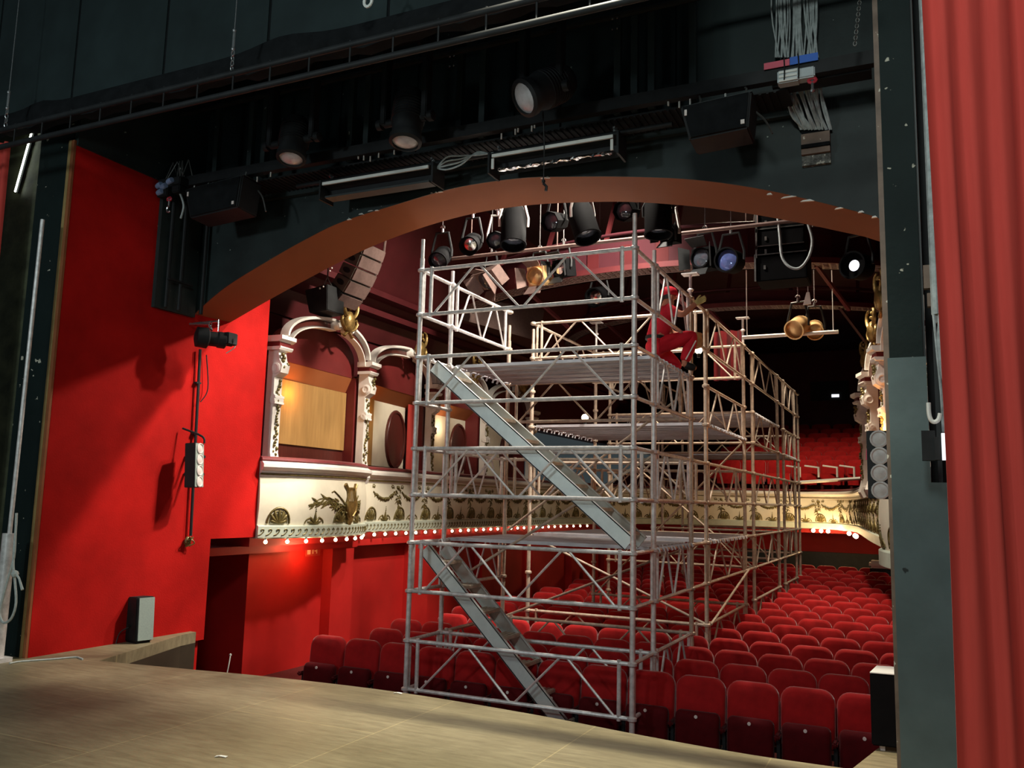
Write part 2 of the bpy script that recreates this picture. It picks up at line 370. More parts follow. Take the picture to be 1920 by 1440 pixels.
# stage frame on the left: dark face, gold and copper edges
b = MB(); b.box((-8.28, 5.70, 0), (-7.785, 5.72, 8)); struct(b.build('wall_left_frame', MAT['pillar'], smooth=0))
b = MB(); b.box((-7.825, 5.685, 0), (-7.785, 5.70, 5.15)); struct(b.build('trim_3', MAT['goldtrim'], smooth=0))
b = MB(); b.box((-7.785, 5.69, 0), (-7.748, 5.715, 5.15)); struct(b.build('trim_4', MAT['copper'], smooth=0))
b = MB(); b.box((-9.3, 5.75, 0), (-8.28, 6.0, 8)); struct(b.build('wall_left_backstage', MAT['brick'], smooth=0))
# black-green pillar on the right with its lighter grey lower panel and chipped brown edge
b = MB(); b.box((-.165, 5.62, 0), (.02, 5.9, 7)); struct(b.build('wall_right_pillar', MAT['pillar'], smooth=0))
b = MB(); b.box((-.196, 5.63, 0), (-.165, 5.9, 7)); struct(b.build('trim_5', MAT['trimbrown'], smooth=0))
b = MB(); b.box((-.175, 5.595, 0), (.035, 5.62, 2.50)); b.box((.035, 5.595, 0), (.16, 5.62, 1.76)); struct(b.build('wall_right_panel', MAT['pillargrey'], smooth=0))
b = MB(); b.box((.02, 5.66, 0), (.034, 5.92, 7)); b.box((.075, 5.72, 0), (.10, 5.80, 4.15)); struct(b.build('trim_6', MAT['greypaint'], smooth=0))
b = MB(); b.box((.04, 6.0, 0), (1.6, 6.15, 8)); struct(b.build('wall_right_backstage', MAT['blackm'], smooth=0))

# auditorium shell
b = MB(); b.box((-9.6, 8.05, 7.2), (1.6, 34, 7.35)); struct(b.build('ceiling', MAT['ceil'], smooth=0))
b = MB(); b.box((-9.3, 8.74, 3.4), (-8.95, 33, 7.2)); struct(b.build('wall_left_upper', MAT['maroon'], smooth=0))
b = MB(); b.box((.95, 8.0, FZ), (1.3, 33, 7.2)); struct(b.build('wall_right_house', MAT['maroon'], smooth=0))
b = MB(); b.box((-9.3, 32.6, FZ), (1.3, 33, 7.2)); struct(b.build('wall_back', MAT['maroon'], smooth=0))
b = MB(); b.box((-9.3, 28.6, FZ), (1.3, 28.8, 1.35)); struct(b.build('wall_back_stalls', MAT['redpaint'], smooth=0))
b = MB(); b.box((-5.2, 28.45, FZ), (-1.0, 28.6, .25)); struct(b.build('trim_7', MAT['greypaint'], smooth=0))
# coved maroon ceiling slope with two long horizontal beams on the left
b = MB(); b.slab([[V((-8.9, y, 4.35)), V((-7.6, y, 7.2))] for y in (8.1, 33)], [[V((-9.0, y, 4.35)), V((-7.7, y, 7.2))] for y in (8.1, 33)])
struct(b.build('ceiling_cove', MAT['maroon'], smooth=0))
b = MB()
for x, z in ((-8.45, 5.0), (-8.62, 4.72)): b.box((x-.1, 8.1, z), (x+.14, 32, z+.10))
struct(b.build('trim_8', MAT['maroon'], smooth=0))

# side wall under the boxes: recessed red bays between pilasters
PB = [7.97, 10.98, 13.3, 16.0, 18.5, 21.0, 23.5]
b = MB(); b.box((-9.3, 9.35, FZ), (-8.38, 28.6, 1.05)); b.box((-9.5, 7.7, FZ), (-9.3, 9.4, 1.05))
struct(b.build('wall_left_stalls', MAT['redpaint'], smooth=0))
b = MB()
for y in PB[1:]: b.box((-8.4, y, FZ), (-8.2, y+.55, .82))
b.box((-8.5, 8.0, .82), (-8.17, 24.0, .92)); b.box((-8.17, 8.0, .82), (-7.98, 11.3, .92))
struct(b.build('wall_left_pilasters', MAT['redpaint'], smooth=0))
b = MB(); b.box((-9.29, 7.95, FZ), (-9.2, 9.34, .82)); o = b.build('door_1', MAT['maroon'], smooth=0); struct(o)
# balcony slab over the stalls
b = MB(); b.box((-8.95, 8.75, .92), (-8.2, 24.6, 1.05)); b.box((-8.2, 8.75, .92), (-7.85, 11.1, 1.05)); b.box((-9, 24.95, .92), (1.0, 32.6, 1.05))
struct(b.build('ceiling_stalls', MAT['redpaint'], smooth=0))
def balc_z(r): y = 25.15+.83*r; return at(1570, 862-8.4*r, 'Y', y).z-.87
b = MB()
for k in range(9):
    y = 25.15+.83*k-.42; b.box((-8.9, max(y, 25.02), 1.05), (.95, y+.83, balc_z(k)))
struct(b.build('floor_balcony', MAT['carpet'], smooth=0))
# projection window in the back wall
b = MB(); p0 = at(1520, 752, 'Y', 32.58); p1 = at(1590, 714, 'Y', 32.58)
b.box((p0.x, 32.52, p0.z), (p1.x, 32.6, p1.z)); struct(b.build('window_1', MAT['blackm'], smooth=0))
p = at(1566, 742, 'Y', 32.5); b = MB(); b.box((p.x-.12, 32.48, p.z-.05), (p.x+.13, 32.52, p.z+.05))
tag(b.build('projector_light', MAT['hotlens'], smooth=0), 'small white light glowing in the dark window of the back wall', 'light')

# ------------------------------------------------------------------ seats
ORD = ['first','second','third','fourth','fifth','sixth','seventh','eighth','ninth','tenth','eleventh','twelfth','thirteenth','fourteenth','fifteenth','sixteenth','seventeenth','eighteenth','nineteenth']
def shield(w, h, r, y0, y1, z0, lean=0.0, top_only=True, n=5):
    """upholstered panel: rounded top corners, soft front edge; returns a mesh builder"""
    out = [(w/2, 0), (w/2, h-r)]
    out += [(w/2-r+r*math.cos(a), h-r+r*math.sin(a)) for a in [pi/2*k/n for k in range(1, n+1)]]
    out += [(-w/2+r-r*math.sin(a), h-r+r*math.cos(a)) for a in [pi/2*k/n for k in range(0, n+1)]]
    out += [(-w/2, 0)]
    rings = []
    for (t, ins) in ((0, .035), (.12, .012), (.35, 0), (.8, 0), (1, .012)):
        y = lerp(y0, y1, t); cx, cz = 0, h*.5
        rings.append([V((x*(1-ins*2/w), y+lean*((z-cz)*(1-ins*2/h)+cz), z0+(z-cz)*(1-ins*2/h)+cz)) for x, z in out])
    b = MB(); N = len(out); vs = [p for r_ in rings for p in r_]; fs = []
    for i in range(len(rings)-1):
        for k in range(N): fs.append((i*N+k, i*N+(k+1) % N, (i+1)*N+(k+1) % N, (i+1)*N+k))
    fs += [tuple(range(N))[::-1], tuple(range((len(rings)-1)*N, len(rings)*N))]
    return b.add(vs, fs)
PITCH = .485
proto = thing('theatre_chair', 'red velvet chair', 'chair', (0, 0, 0), 'red velvet seats in the stalls')
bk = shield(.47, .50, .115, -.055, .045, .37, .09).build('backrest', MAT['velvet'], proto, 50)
pd = shield(.415, .36, .05, -.19, -.085, .22, .06).build('seat_pad', MAT['velvetshade'], proto, 50)  # pad colour carries the shade low on the seat
b = MB(); b.lathe([(.016, 0), (.016, .006), (0, .006)], Matrix.Translation((0, -.178, .545)) @ Matrix.Rotation(pi/2, 4, 'X'), 10)
dk = b.build('number_disc', MAT['disc'], pd, 40)
b = MB(); b.add([], []); b.cbox((-PITCH/2, -.06, .455), (.05, .27, .045)); ar = b.build('armrest', MAT['velvetshade'], proto, 30, bevel=.014)
b = MB(); b.cbox((-PITCH/2, -.03, .22), (.03, .16, .43)); b.cbox((-PITCH/2, -.03, .012), (.05, .26, .024)); b.cbox((0, .03, .30), (PITCH-.03, .03, .05))
fm = b.build('frame', MAT['blackm'], proto, 30)
KIDS[proto.name] = [bk, pd, ar, fm]; KIDS[bk.name] = KIDS[ar.name] = KIDS[fm.name] = KIDS[dk.name] = []; KIDS[pd.name] = [dk]
first = True; TAKEN = {}
def ctree(o, parent):
    c = o.copy(); COL.objects.link(c); c.parent = parent
    for k in KIDS[o.name]: ctree(k, c)
for r in range(18):
    y = 8.50+.84*r; n = 14 - (r % 2)
    for i in range(n):
        x = -6.36 + PITCH*i + (.24 if r % 2 else 0)
        if first: s = proto; first = False
        else:
            s = proto.copy(); COL.objects.link(s)
            for k in KIDS[proto.name]: ctree(k, s)
        s.location = (x, y, FZ+rise(y))
        s['label'] = 'red velvet seat, %s row from the stage, %s from the left aisle' % (ORD[r], ORD[i])
# balcony seats: one mesh each, few pixels tall
sb = shield(.64, .62, .12, -.05, .05, .25, .10); sb.cbox((0, -.14, .33), (.60, .14, .30)); sb.cbox((0, 0, .12), (.05, .2, .26))
sproto = None
for r in range(9):
    y = 25.15+.83*r; zt = balc_z(r)+.87
    for i in range(11):
        x = .55-.70*i - (.35 if r % 2 else 0) - .1*r*.3
        if x < -5.6: continue
        if sproto is None: s = sproto = sb.build('balcony_chair', MAT['velvet'], None, 50)
        else: s = sproto.copy(); COL.objects.link(s)
        s.location = (x, y, zt-.87)
        tag(s, 'dark red balcony seat, %s row above the balcony rail, %s from the right wall' % (ORD[r], ORD[i]), 'chair', 'red seats up in the balcony')

# ------------------------------------------------------------------ scaffold
SX = (-5.02, -2.54); SY = (8.10, 8.80, 10.40, 11.20, 13.85, 14.60, 17.30, 18.05, 19.75, 20.35)
ZL = [(4.13, 3.62), (3.14, 2.63), (2.13, 1.63), (1.12, .61), (.095, -.40)]
tower = thing('scaffold_tower', 'tall galvanised tube scaffold tower standing among the stalls seats', 'scaffold', (-3.78, 14, FZ))
R1, R2, R3 = .027, .021, .016
TOP = {8.10: 4.49, 8.80: 4.30, 10.40: 4.12, 11.20: 4.10}
for x in SX:
    for y in SY:
        z0 = FZ+rise(y); zt = TOP.get(y, 4.16 if y < 20 else 3.9)
        if x < -4: zt = {8.10: 4.49, 8.80: 4.30, 10.40: 3.95, 11.20: 4.05}.get(y, zt)
        b = MB(); b.tube((x, y, z0+.02), (x, y, zt-.22), R1, 10); b.tube((x, y, zt-.22), (x, y, zt), R1*.8, 10)
        b.cbox((x, y, z0+.006), (.14, .14, .012))
        for hi, lo in ZL:
            for z in (hi, lo): b.lathe([(R1, -.025), (.047, -.012), (.047, .012), (R1, .025)], Matrix.Translation((x, y, z)), 10)
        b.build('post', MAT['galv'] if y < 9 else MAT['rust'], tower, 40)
def guard(a, c, hi, lo, n, m, rr=R2):
    """lattice guard frame between two posts: two rails, end uprights, zigzag of n bays"""
    a, c = V(a), V(c); t = (c-a).normalized(); L = (c-a).length; g = .035
    P = lambda s_, z: a + t*s_ + V((0, 0, z))
    b = MB(); b.tube(P(g, hi), P(L-g, hi), rr); b.tube(P(g, lo), P(L-g, lo), rr)
    if L > 1: 
        for s_ in (.13, L-.13): b.tube(P(s_, lo-.03), P(s_, hi+.03), rr)
        s0, s1 = .15, L-.15; w = (s1-s0)/n
        for k in range(n):
            q = s0+w*k; b.tube(P(q+.02, lo), P(q+w/2-.03, hi), R3*.8, 6); b.tube(P(q+w/2+.03, hi), P(q+w-.02, lo), R3*.8, 6)
    else:
        for s_ in (.06, L-.06): b.tube(P(s_, lo-.02), P(s_, hi+.02), R3)
    return b.build('guard_frame', MAT[m], tower, 40)
for i, (hi, lo) in enumerate(ZL):
    guard((SX[0], 8.1, 0), (SX[1], 8.1, 0), hi, lo, 2, 'galv')
    guard((SX[0], 8.8, 0), (SX[1], 8.8, 0), hi, lo, 2, 'galv') if i in (2, 4) else None
    guard((SX[0], 10.4, 0), (SX[1], 10.4, 0), hi, lo, 2, 'rust') if i in (1, 2, 4) else None
    for x in SX:
        guard((x, 8.1, 0), (x, 8.8, 0), hi, lo, 1, 'galv')
        for y0, y1 in ((8.8, 10.4), (11.2, 13.85), (14.6, 17.3), (18.05, 19.75)):
            if x < -4 and y0 > 9 and i not in (0, 2): continue
            if x < -4 and i == 1: continue
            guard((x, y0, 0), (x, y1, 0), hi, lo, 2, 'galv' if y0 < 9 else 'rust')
        if x > -4:
            for y0, y1 in ((10.4, 11.2), (13.85, 14.6), (17.3, 18.05), (19.75, 20.35)):
                if i in (0, 2, 3): guard((x, y0, 0), (x, y1, 0), hi, lo, 1, 'rust')
for y in (11.2, 13.85, 14.6, 17.3, 19.75):
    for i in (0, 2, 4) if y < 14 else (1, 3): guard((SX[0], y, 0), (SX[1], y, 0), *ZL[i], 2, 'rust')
# screw jacks with flat head plates on three of the post tops
for px, py, x, y in ((1290, 515, SX[1], 10.4), (1123, 605, SX[0], 13.85), (1385, 597, SX[1], 13.85)):
    zt = at(px, py, 'Y', y).z; b = MB(); b.tube((x, y, 3.9), (x, y, zt), .019, 8); b.cbox((x, y, zt), (.20, .14, .015)); b.lathe([(.03, -.02), (.045, 0), (.03, .02)], Matrix.Translation((x, y, zt-.2)), 8); b.build('screw_jack', MAT['galv'], tower, 40)
# single diagonal braces inside
for (x0, y0, z0, x1, y1, z1) in ((-5.0, 8.8, .6, -2.56, 8.8, 2.1), (-5.0, 10.4, .1, -2.56, 10.4, 1.1), (-2.56, 11.2, .1, -5.0, 11.2, 1.1), (-5.0, 13.85, .1, -2.56, 13.85, 2.6), (-2.5, 11.2, .1, -2.5, 13.85, .62), (-5.0, 10.4, 1.2, -2.56, 10.4, 3.0), (-2.56, 14.6, .6, -5.0, 14.6, 2.6)):
    b = MB(); b.tube((x0, y0+.05, z0), (x1, y1+.05, z1), R3); b.build('brace', MAT['rust'], tower, 40)
# corrugated steel deck planks with their end hooks
def plank(y, z, w=.30, m='deck'):
    b = MB(); x0, x1 = SX[0]+.06, SX[1]-.06; prof = [(y+w*f, z-d) for f, d in ((-.46, 0), (-.30, 0), (-.28, .008), (-.12, .008), (-.10, 0), (.10, 0), (.12, .008), (.28, .008), (.30, 0), (.46, 0))]
    top = [[V((x, u, q)) for u, q in prof] for x in (x0, x1)]; bot = [[V((x, u, q-.012)) for u, q in prof] for x in (x0, x1)]
    b.slab(top, bot)
    for s_ in (-1, 1): b.box((x0, y+s_*(w/2-.014)-.006, z-.036), (x1, y+s_*(w/2-.014)+.006, z))
    for x, d in ((x0, -1), (x1, 1)):
        for s_ in (-.09, .09): b.path([(x, y+s_, z-.03), (x+d*.05, y+s_, z-.015), (x+d*.085, y+s_, z-.02), (x+d*.10, y+s_, z-.055)], .012, 6)
    return b.build('deck_plank', MAT[m], tower, 40)
for y0, y1, z in ((8.84, 10.38, 3.165), (8.84, 10.38, 1.155), (11.22, 13.82, 2.665), (11.22, 13.82, 1.155), (14.62, 17.28, 3.165), (18.07, 19.73, 2.665)):
    n = round((y1-y0)/.30)
    for k in range(n): plank(lerp(y0, y1, (k+.5)/n), z, (y1-y0)/n)

# two aluminium stair flights hooked into the front bay
def stair(p, q, nt, label):
    p, q = V(p), V(q); t = thing('stair_flight', label, 'stairs', (p.x, 8.45, FZ), 'aluminium stair flights of the scaffold')
    d = (q-p).normalized(); up = V((0, 1, 0)).cross(d); up = up if up.z > 0 else -up
    for y in (8.235, 8.665):
        b = MB(); o = V((0, y-p.y, 0)); a_, c_ = p+o, q+o
        b.bar(a_, c_, .016, .15, up)
        for s_ in (-1, 1): b.bar(a_+up*(s_*.07)+V((0, .012 if y < 8.4 else -.012, 0)), c_+up*(s_*.07)+V((0, .012 if y < 8.4 else -.012, 0)), .04, .012, up)
        b.build('stringer', MAT['alu'], t, 30)
    for k in range(nt):
        f = (k+.6)/nt; c_ = p.lerp(q, f); b = MB()
        b.cbox((c_.x, 8.45, c_.z), (.20, .41, .028))
        for s_ in (-.07, -.02, .03, .08): b.cbox((c_.x+s_, 8.45, c_.z+.017), (.02, .40, .008))
        b.build('tread', MAT['tread'], t, 30)
    b = MB()
    for y in (8.25, 8.65): b.path([p+V((0, y-p.y, .03)), p+V((-.03 if d.x > 0 else .03, y-p.y, .09)), p+V((-.07, y-p.y, .07)), p+V((-.08, y-p.y, .0))], .014, 6)
    b.build('top_hook', MAT['galv'], t)
    return t
stair((-4.90, 8.45, 3.06), (-2.62, 8.45, 1.20), 8, 'upper aluminium stair flight, rising left from the lower deck to the top deck')
stair((-4.93, 8.45, 1.05), (-2.98, 8.45, -.89), 8, 'lower aluminium stair flight, dropping right from the lower deck to the floor')
# red cloth hanging behind the right side of the scaffold
b = MB(); p0, p1 = at(1338, 622, 'Y', 14.3), at(1392, 712, 'Y', 14.3)
b.slab([[V((lerp(p0.x, p1.x, i/16), 14.3+.05*math.sin(i*1.1), lerp(p0.z, p1.z, j/6))) for j in range(7)] for i in range(17)], [[V((lerp(p0.x, p1.x, i/16), 14.31+.05*math.sin(i*1.1), lerp(p0.z, p1.z, j/6))) for j in range(7)] for i in range(17)])
tag(b.build('hanging_cloth', MAT['velvetshade'], None, 60), 'red cloth hanging inside the scaffold beyond the worker', 'cloth')
# glowing bulbs left on the scaffold
for px, py, y, r_, lb in ((1310, 657, 10.5, .045, 'round white work bulb glowing on the rail beside the worker'), (1097, 783, 11.25, .05, 'round white work bulb glowing on the deck edge in the scaffold')):
    p = at(px, py, 'Y', y); t = thing('work_bulb', lb, 'light bulb', p)
    b = MB(); b.ball(p, r_, 12); b.build('glass', MAT['bulb'], t); b = MB(); b.tube(p+V((0, 0, -r_*.8)), p+V((0, 0, -r_*2.0)), r_*.45); b.build('socket', MAT['blackm'], t)

# ------------------------------------------------------------------ worker crouching on the top deck
def skin(name, chains, m, parent, sub=2, scale=1.0):
    """chains: list of lists of (x, y, z, radius); chains share points by equal coordinates"""
    vs = []; rs = []; es = []; idx = {}
    for ch in chains:
        prev = None
        for x, y, z, r in ch:
            k = (round(x, 4), round(y, 4), round(z, 4))
            if k not in idx: idx[k] = len(vs); vs.append(k); rs.append(r)
            i = idx[k]
            if prev is not None and prev != i: es.append((prev, i))
            prev = i
    me = bpy.data.meshes.new(name); off = root_loc(parent); me.from_pydata([V(p)-off for p in vs], es, []); me.materials.append(m)
    o = bpy.data.objects.new(name, me); COL.objects.link(o); o.parent = parent
    md = o.modifiers.new('skin', 'SKIN'); md.use_smooth_shade = True
    for i, r in enumerate(rs): me.skin_vertices[0].data[i].radius = (r*scale, r*scale); me.skin_vertices[0].data[i].use_root = i == 0
    sd = o.modifiers.new('sub', 'SUBSURF'); sd.levels = sd.render_levels = sub
    return o
_p = at(1230, 665, 'Y', 9.92); WX, WY, WZ = _p.x, 9.92, 3.168
WF, WL = V((.80, .60, 0)), V((-.60, .80, 0))     # deck point under the hips
def wp(l, f, h, r): p = V((WX, WY, WZ)) + WF*f + WL*l; return (p.x, p.y, p.z+h, r)      # l to his left, f forward, h above deck
person = thing('person', 'worker in red shirt and red trousers crouching on the top deck, reaching up', 'person', (WX, WY, WZ))
pel, wa, ch, nk = wp(0, 0, .31, .12), wp(0, .02, .44, .115), wp(0, .07, .62, .13), wp(0, .12, .76, .05)
hd0, hd1 = wp(0, .15, .82, .062), wp(0, .165, .92, .085)
sR, eR, wR = wp(-.17, .10, .71, .055), wp(-.24, .24, .64, .042), wp(-.21, .42, .80, .030)
sL, eL, wL = wp(.17, .10, .71, .055), wp(.20, .28, .50, .042), wp(.06, .46, .44, .030)
hR, kR, aR, tR = wp(-.09, .02, .29, .10), wp(-.13, .42, .43, .068), wp(-.12, .30, .07, .042), wp(-.13, .46, .03, .035)
hL, kL, aL, tL = wp(.09, .02, .27, .10), wp(.14, .36, .09, .066), wp(.12, -.06, .07, .042), wp(.12, -.20, .05, .035)
nose = wp(0, .265, .90, .014); chin = wp(0, .225, .845, .032)
def finger_chains(wr, d, s, side):
    """palm and five bent fingers from a wrist; d forward, s across towards the thumb, returns chains"""
    w_ = V(wr[:3]); d = V(d).normalized(); s = V(s).normalized(); n = d.cross(s); out = []
    pc = w_+d*.045; out.append([wr, (*pc, .026)])
    for k, (u, L) in enumerate(((.026, .070), (.009, .078), (-.009, .073), (-.026, .058))):
        a = w_+d*.075+s*u; b_ = a+d*(L*.5)+n*(.012*side); c = b_+d*(L*.25)+n*(L*.42*side)
        out.append([(*pc, .026), (*a, .0105), (*b_, .0095), (*c, .008)])
    a = w_+d*.03+s*.036; b_ = a+d*.035+s*.02+n*(.018*side); out.append([(*pc, .026), (*a, .012), (*b_, .009), (*(b_+d*.022+n*.012*side), .0085)])
    return out
fR = finger_chains(wR, WF*.75+V((0, 0, .45)), V((0, 0, .8))-WF*.35, 1); fL = finger_chains(wL, WF*.8-WL*-.1, V((0, 0, .9)), -1)
body = skin('body', [[pel, wa, ch, nk, hd0, hd1], [hd1, nose], [hd0, chin], [ch, sR, eR, wR], [ch, sL, eL, wL], [pel, hR, kR, aR, tR], [pel, hL, kL, aL, tL]]+fR+fL, MAT['skin'], person, 2)
def fat(p, r): return (p[0], p[1], p[2], r)
mid = lambda p, q, t: tuple(lerp(p[i], q[i], t) for i in range(4))
skin('shirt', [[fat(pel, .145), fat(wa, .14), fat(ch, .155), fat(wp(0, .10, .72, 0), .085)], [fat(ch, .155), fat(sR, .082), fat(mid(sR, eR, .75), .064)], [fat(ch, .155), fat(sL, .082), fat(mid(sL, eL, .75), .064)]], MAT['shirt'], person)
skin('trousers', [[fat(wp(0, 0, .34, 0), .142), fat(pel, .15), fat(hR, .118), fat(mid(hR, kR, .55), .098), fat(kR, .086), fat(mid(kR, aR, .5), .078), fat(mid(kR, aR, .93), .064)], [fat(pel, .15), fat(hL, .118), fat(kL, .086), fat(mid(kL, aL, .5), .078), fat(mid(kL, aL, .92), .062)]], MAT['trousers'], person)
skin('glove', [[(*mid(eR, wR, .86)[:3], .036), fat(wR, .034)]]+[[fat(q, q[3]*1.18) for q in c] for c in fR], MAT['glove'], person)
skin('glove', [[(*mid(eL, wL, .86)[:3], .036), fat(wL, .034)]]+[[fat(q, q[3]*1.18) for q in c] for c in fL], MAT['glove'], person)
WM = Matrix((-WL, WF, V((0, 0, 1)))).transposed().to_4x4()      # local x = his right, y = forward
b = MB(); M = Matrix.Translation(wp(0, .008, .385, 0)[:3]) @ WM @ Matrix.Rotation(-.12, 4, 'X') @ Matrix.Diagonal((1.12, .98, 1, 1)); b.lathe([(.125, -.018), (.136, -.018), (.136, .018), (.125, .018), (.125, -.018)], M, 20); b.build('belt', MAT['blackm'], person)
for a_, t_ in ((aR, tR), (aL, tL)): skin('shoe', [[fat(a_, .052), fat(mid(a_, t_, .45), .05), fat(t_, .044)]], MAT['blackm'], person, 2)
HM = Matrix.Translation(wp(0, .165, .935, 0)[:3]) @ WM
b = MB(HM); b.lathe([(.096, -.012), (.101, .0), (.098, .035), (.080, .072), (.045, .094), (0, .102)], Matrix.Rotation(.1, 4, 'X') @ Matrix.Diagonal((.92, 1.08, 1, 1)), 18)
b.prism([V((.08*math.cos(a), .075+.075*math.sin(a), -.006)) for a in [pi*k/10 for k in range(11)]], (0, 0, .008)); b.build('cap', MAT['shirt'], person)
for s_ in (-1, 1): b = MB(HM); b.ball((s_*.034, .080, -.022), .010, 8); b.build('eye', MAT['whitepaint'], person)
for s_ in (-1, 1): b = MB(HM); b.ball((s_*.086, -.005, -.045), .024, 8, (.45, .8, 1.2)); b.build('ear', MAT['skin'], person)
b = MB(HM); b.slab([[V((.088*math.cos(g), .086*math.sin(g)-.012, -.012-.055*j/3)) for j in range(4)] for g in [pi+pi*k/12 for k in range(13)]], [[V((.080*math.cos(g), .078*math.sin(g)-.012, -.012-.055*j/3)) for j in range(4)] for g in [pi+pi*k/12 for k in range(13)]]); b.build('hair', MAT['cabledark'], person)
b = MB(); o_ = -WL*.076; b.tube(V(kR[:3])+o_+V((0, 0, -.08)), V(aR[:3])+o_*.85+V((0, 0, .05)), .008); b.build('trouser_stripe', MAT['whitepaint'], person)
# tan bag of fittings on his lap
p = V(wp(-.02, .48, .40, 0)[:3]); bag = thing('fittings_bag', 'tan bag of couplings held in front of the crouching worker', 'bag', p)
b = MB(); b.lathe([(.05, -.11), (.11, -.09), (.125, -.02), (.11, .04), (.118, .07), (.10, .06), (.09, .0), (0, -.02)], Matrix.Translation(p) @ Matrix.Diagonal((.8, 1.05, 1, 1)), 16); b.build('pouch', MAT['bag'], bag)
b = MB(); random.seed(3)
for k in range(9): b.ball(p+V((random.uniform(-.05, .05), random.uniform(-.07, .07), .05+random.uniform(0, .02))), .022, 6)
b.build('fittings', MAT['steel'], bag)

# ------------------------------------------------------------------ balcony fronts and theatre boxes
class Path:
    def __init__(s, pts, k=6, hint=None):
        s.p = [V((p.x, p.y, 0)) for p in smooth_pts([(x, y, 0) for x, y in pts], k)]
        s.c = [0]
        for a, b_ in zip(s.p, s.p[1:]): s.c.append(s.c[-1]+(b_-a).length)
        s.L = s.c[-1]; s.sg = 1
        n = s.nrm(0)
        if hint is not None and n.dot(V(hint)) < 0: s.sg = -1
    def seg(s, d):
        d = max(0, min(s.L, d)); i = 0
        while i < len(s.c)-2 and s.c[i+1] < d: i += 1
        return i, (d-s.c[i])/max(1e-9, s.c[i+1]-s.c[i])
    def nrm(s, d):
        i, t = s.seg(d)
        def nv(j):
            a = s.p[max(j-1, 0)]; b_ = s.p[min(j+1, len(s.p)-1)]; q = (b_-a).normalized(); return V((-q.y, q.x, 0))
        return nv(i).lerp(nv(i+1), t).normalized()*s.sg
    def at(s, d, n, z):
        i, t = s.seg(d); p = s.p[i].lerp(s.p[i+1], t)+s.nrm(d)*n; return V((p.x, p.y, z))
    def sweep(s, prof, b, d0=0, d1=None, step=.18):
        d1 = s.L if d1 is None else d1; N = max(2, int((d1-d0)/step)); m_ = len(prof)
        vs = [s.at(lerp(d0, d1, i/N), n, z) for i in range(N+1) for n, z in prof]
        fs = [(i*m_+k, (i+1)*m_+k, (i+1)*m_+(k+1) % m_, i*m_+(k+1) % m_) for i in range(N) for k in range(m_)]
        fs += [tuple(range(m_)), tuple(range(N*m_, (N+1)*m_))[::-1]]
        return b.add(vs, fs)
def pn(z):      # bulge of the cream panel
    return .035*math.sin(pi*max(0, min(1, (z-1.2)/.62)))+.012
def curve(path, s0, pts, r, b, n=6, off=.0):
    b.path([path.at(s0+u, pn(z)+off, z) for u, z in pts], r, n)
def palmette(path, s, par, big=True):
    b = MB()
    if big:
        for a in (-75, -50, -25, 0, 25, 50, 75):
            g = math.radians(a); L = .20 if abs(a) < 60 else .16
            pts = [(math.sin(g)*L*t*.72 + (.015*math.sin(t*3)*(1 if a > 0 else -1 if a < 0 else 0)), 1.215+math.cos(g)*L*t*.85+.015) for t in (0, .35, .7, 1)]
            curve(path, s, pts, [.018, .027, .026, .010], b)
        arc = [(.155*math.cos(t)*1.0, 1.225+.20*math.sin(t)) for t in [pi*k/12 for k in range(13)]]
        curve(path, s, arc, .016, b); curve(path, s, [(u*.78, 1.22+(z-1.22)*.8) for u, z in arc], .007, b)
    else:
        for a in (-80, -45, 0, 45, 80):
            g = math.radians(a); L = .13 if a else .17
            curve(path, s, [(math.sin(g)*L*t, 1.215+math.cos(g)*L*t*.9+.01*t) for t in (0, .5, 1)], [.020, .024, .007], b)
        for sg in (-1, 1):
            spiral = [(sg*(.17-.0*t+(-.055+.055*math.cos(t))), 1.22+.055*t*.42+.03*math.sin(t)) for t in [k*.35 for k in range(0, 11)]]
            curve(path, s, spiral, .011, b)
        for k in range(3): b.ball(path.at(s, pn(1.4)+.004, 1.385+.028*k), .012-.002*k, 6)
    return b.build('palmette' if big else 'leaf_sprig', MAT['bronze'], par, 60)
def swag(path, s, W, par, zt=1.745):
    b = MB(); random.seed(int(s*97))
    def cz(u): return zt-.03-.15*(1-(2*u/W)**2)
    curve(path, s, [(-W*.44+W*.88*k/12, cz(-W*.44+W*.88*k/12)) for k in range(13)], .016, b, 5)
    for k in range(26):
        u = -W/2*.86+W*.86*k/25; z = cz(u)+random.uniform(-.012, .012); th = .024*(1.15-abs(2*u/W)**2*.6)
        b.ball(path.at(s+u, pn(z)+.008, z), th*random.uniform(.8, 1.2), 6)
    for k in range(18):
        u = -W/2*.8+W*.8*k/17; z = cz(u); g = random.uniform(-1, 1)
        curve(path, s+u, [(0, z), (.025*g, z-.03), (.045*g, z-.055)], [.010, .012, .003], b, 5)
    for sg in (-1, 1):
        rib = [(sg*(W*.43-.02*t+0), zt+.015*math.sin(t*2.2)+.005*t) for t in [k*.45 for k in range(9)]]
        curve(path, s, rib, .009, b, 5)
        curve(path, s, [(sg*W*.45, zt), (sg*W*.42, zt+.05), (sg*W*.36, zt+.055), (sg*W*.37, zt+.015), (sg*W*.45, zt)], .009, b, 5)
    return b.build('garland', MAT['bronze'], par, 60)
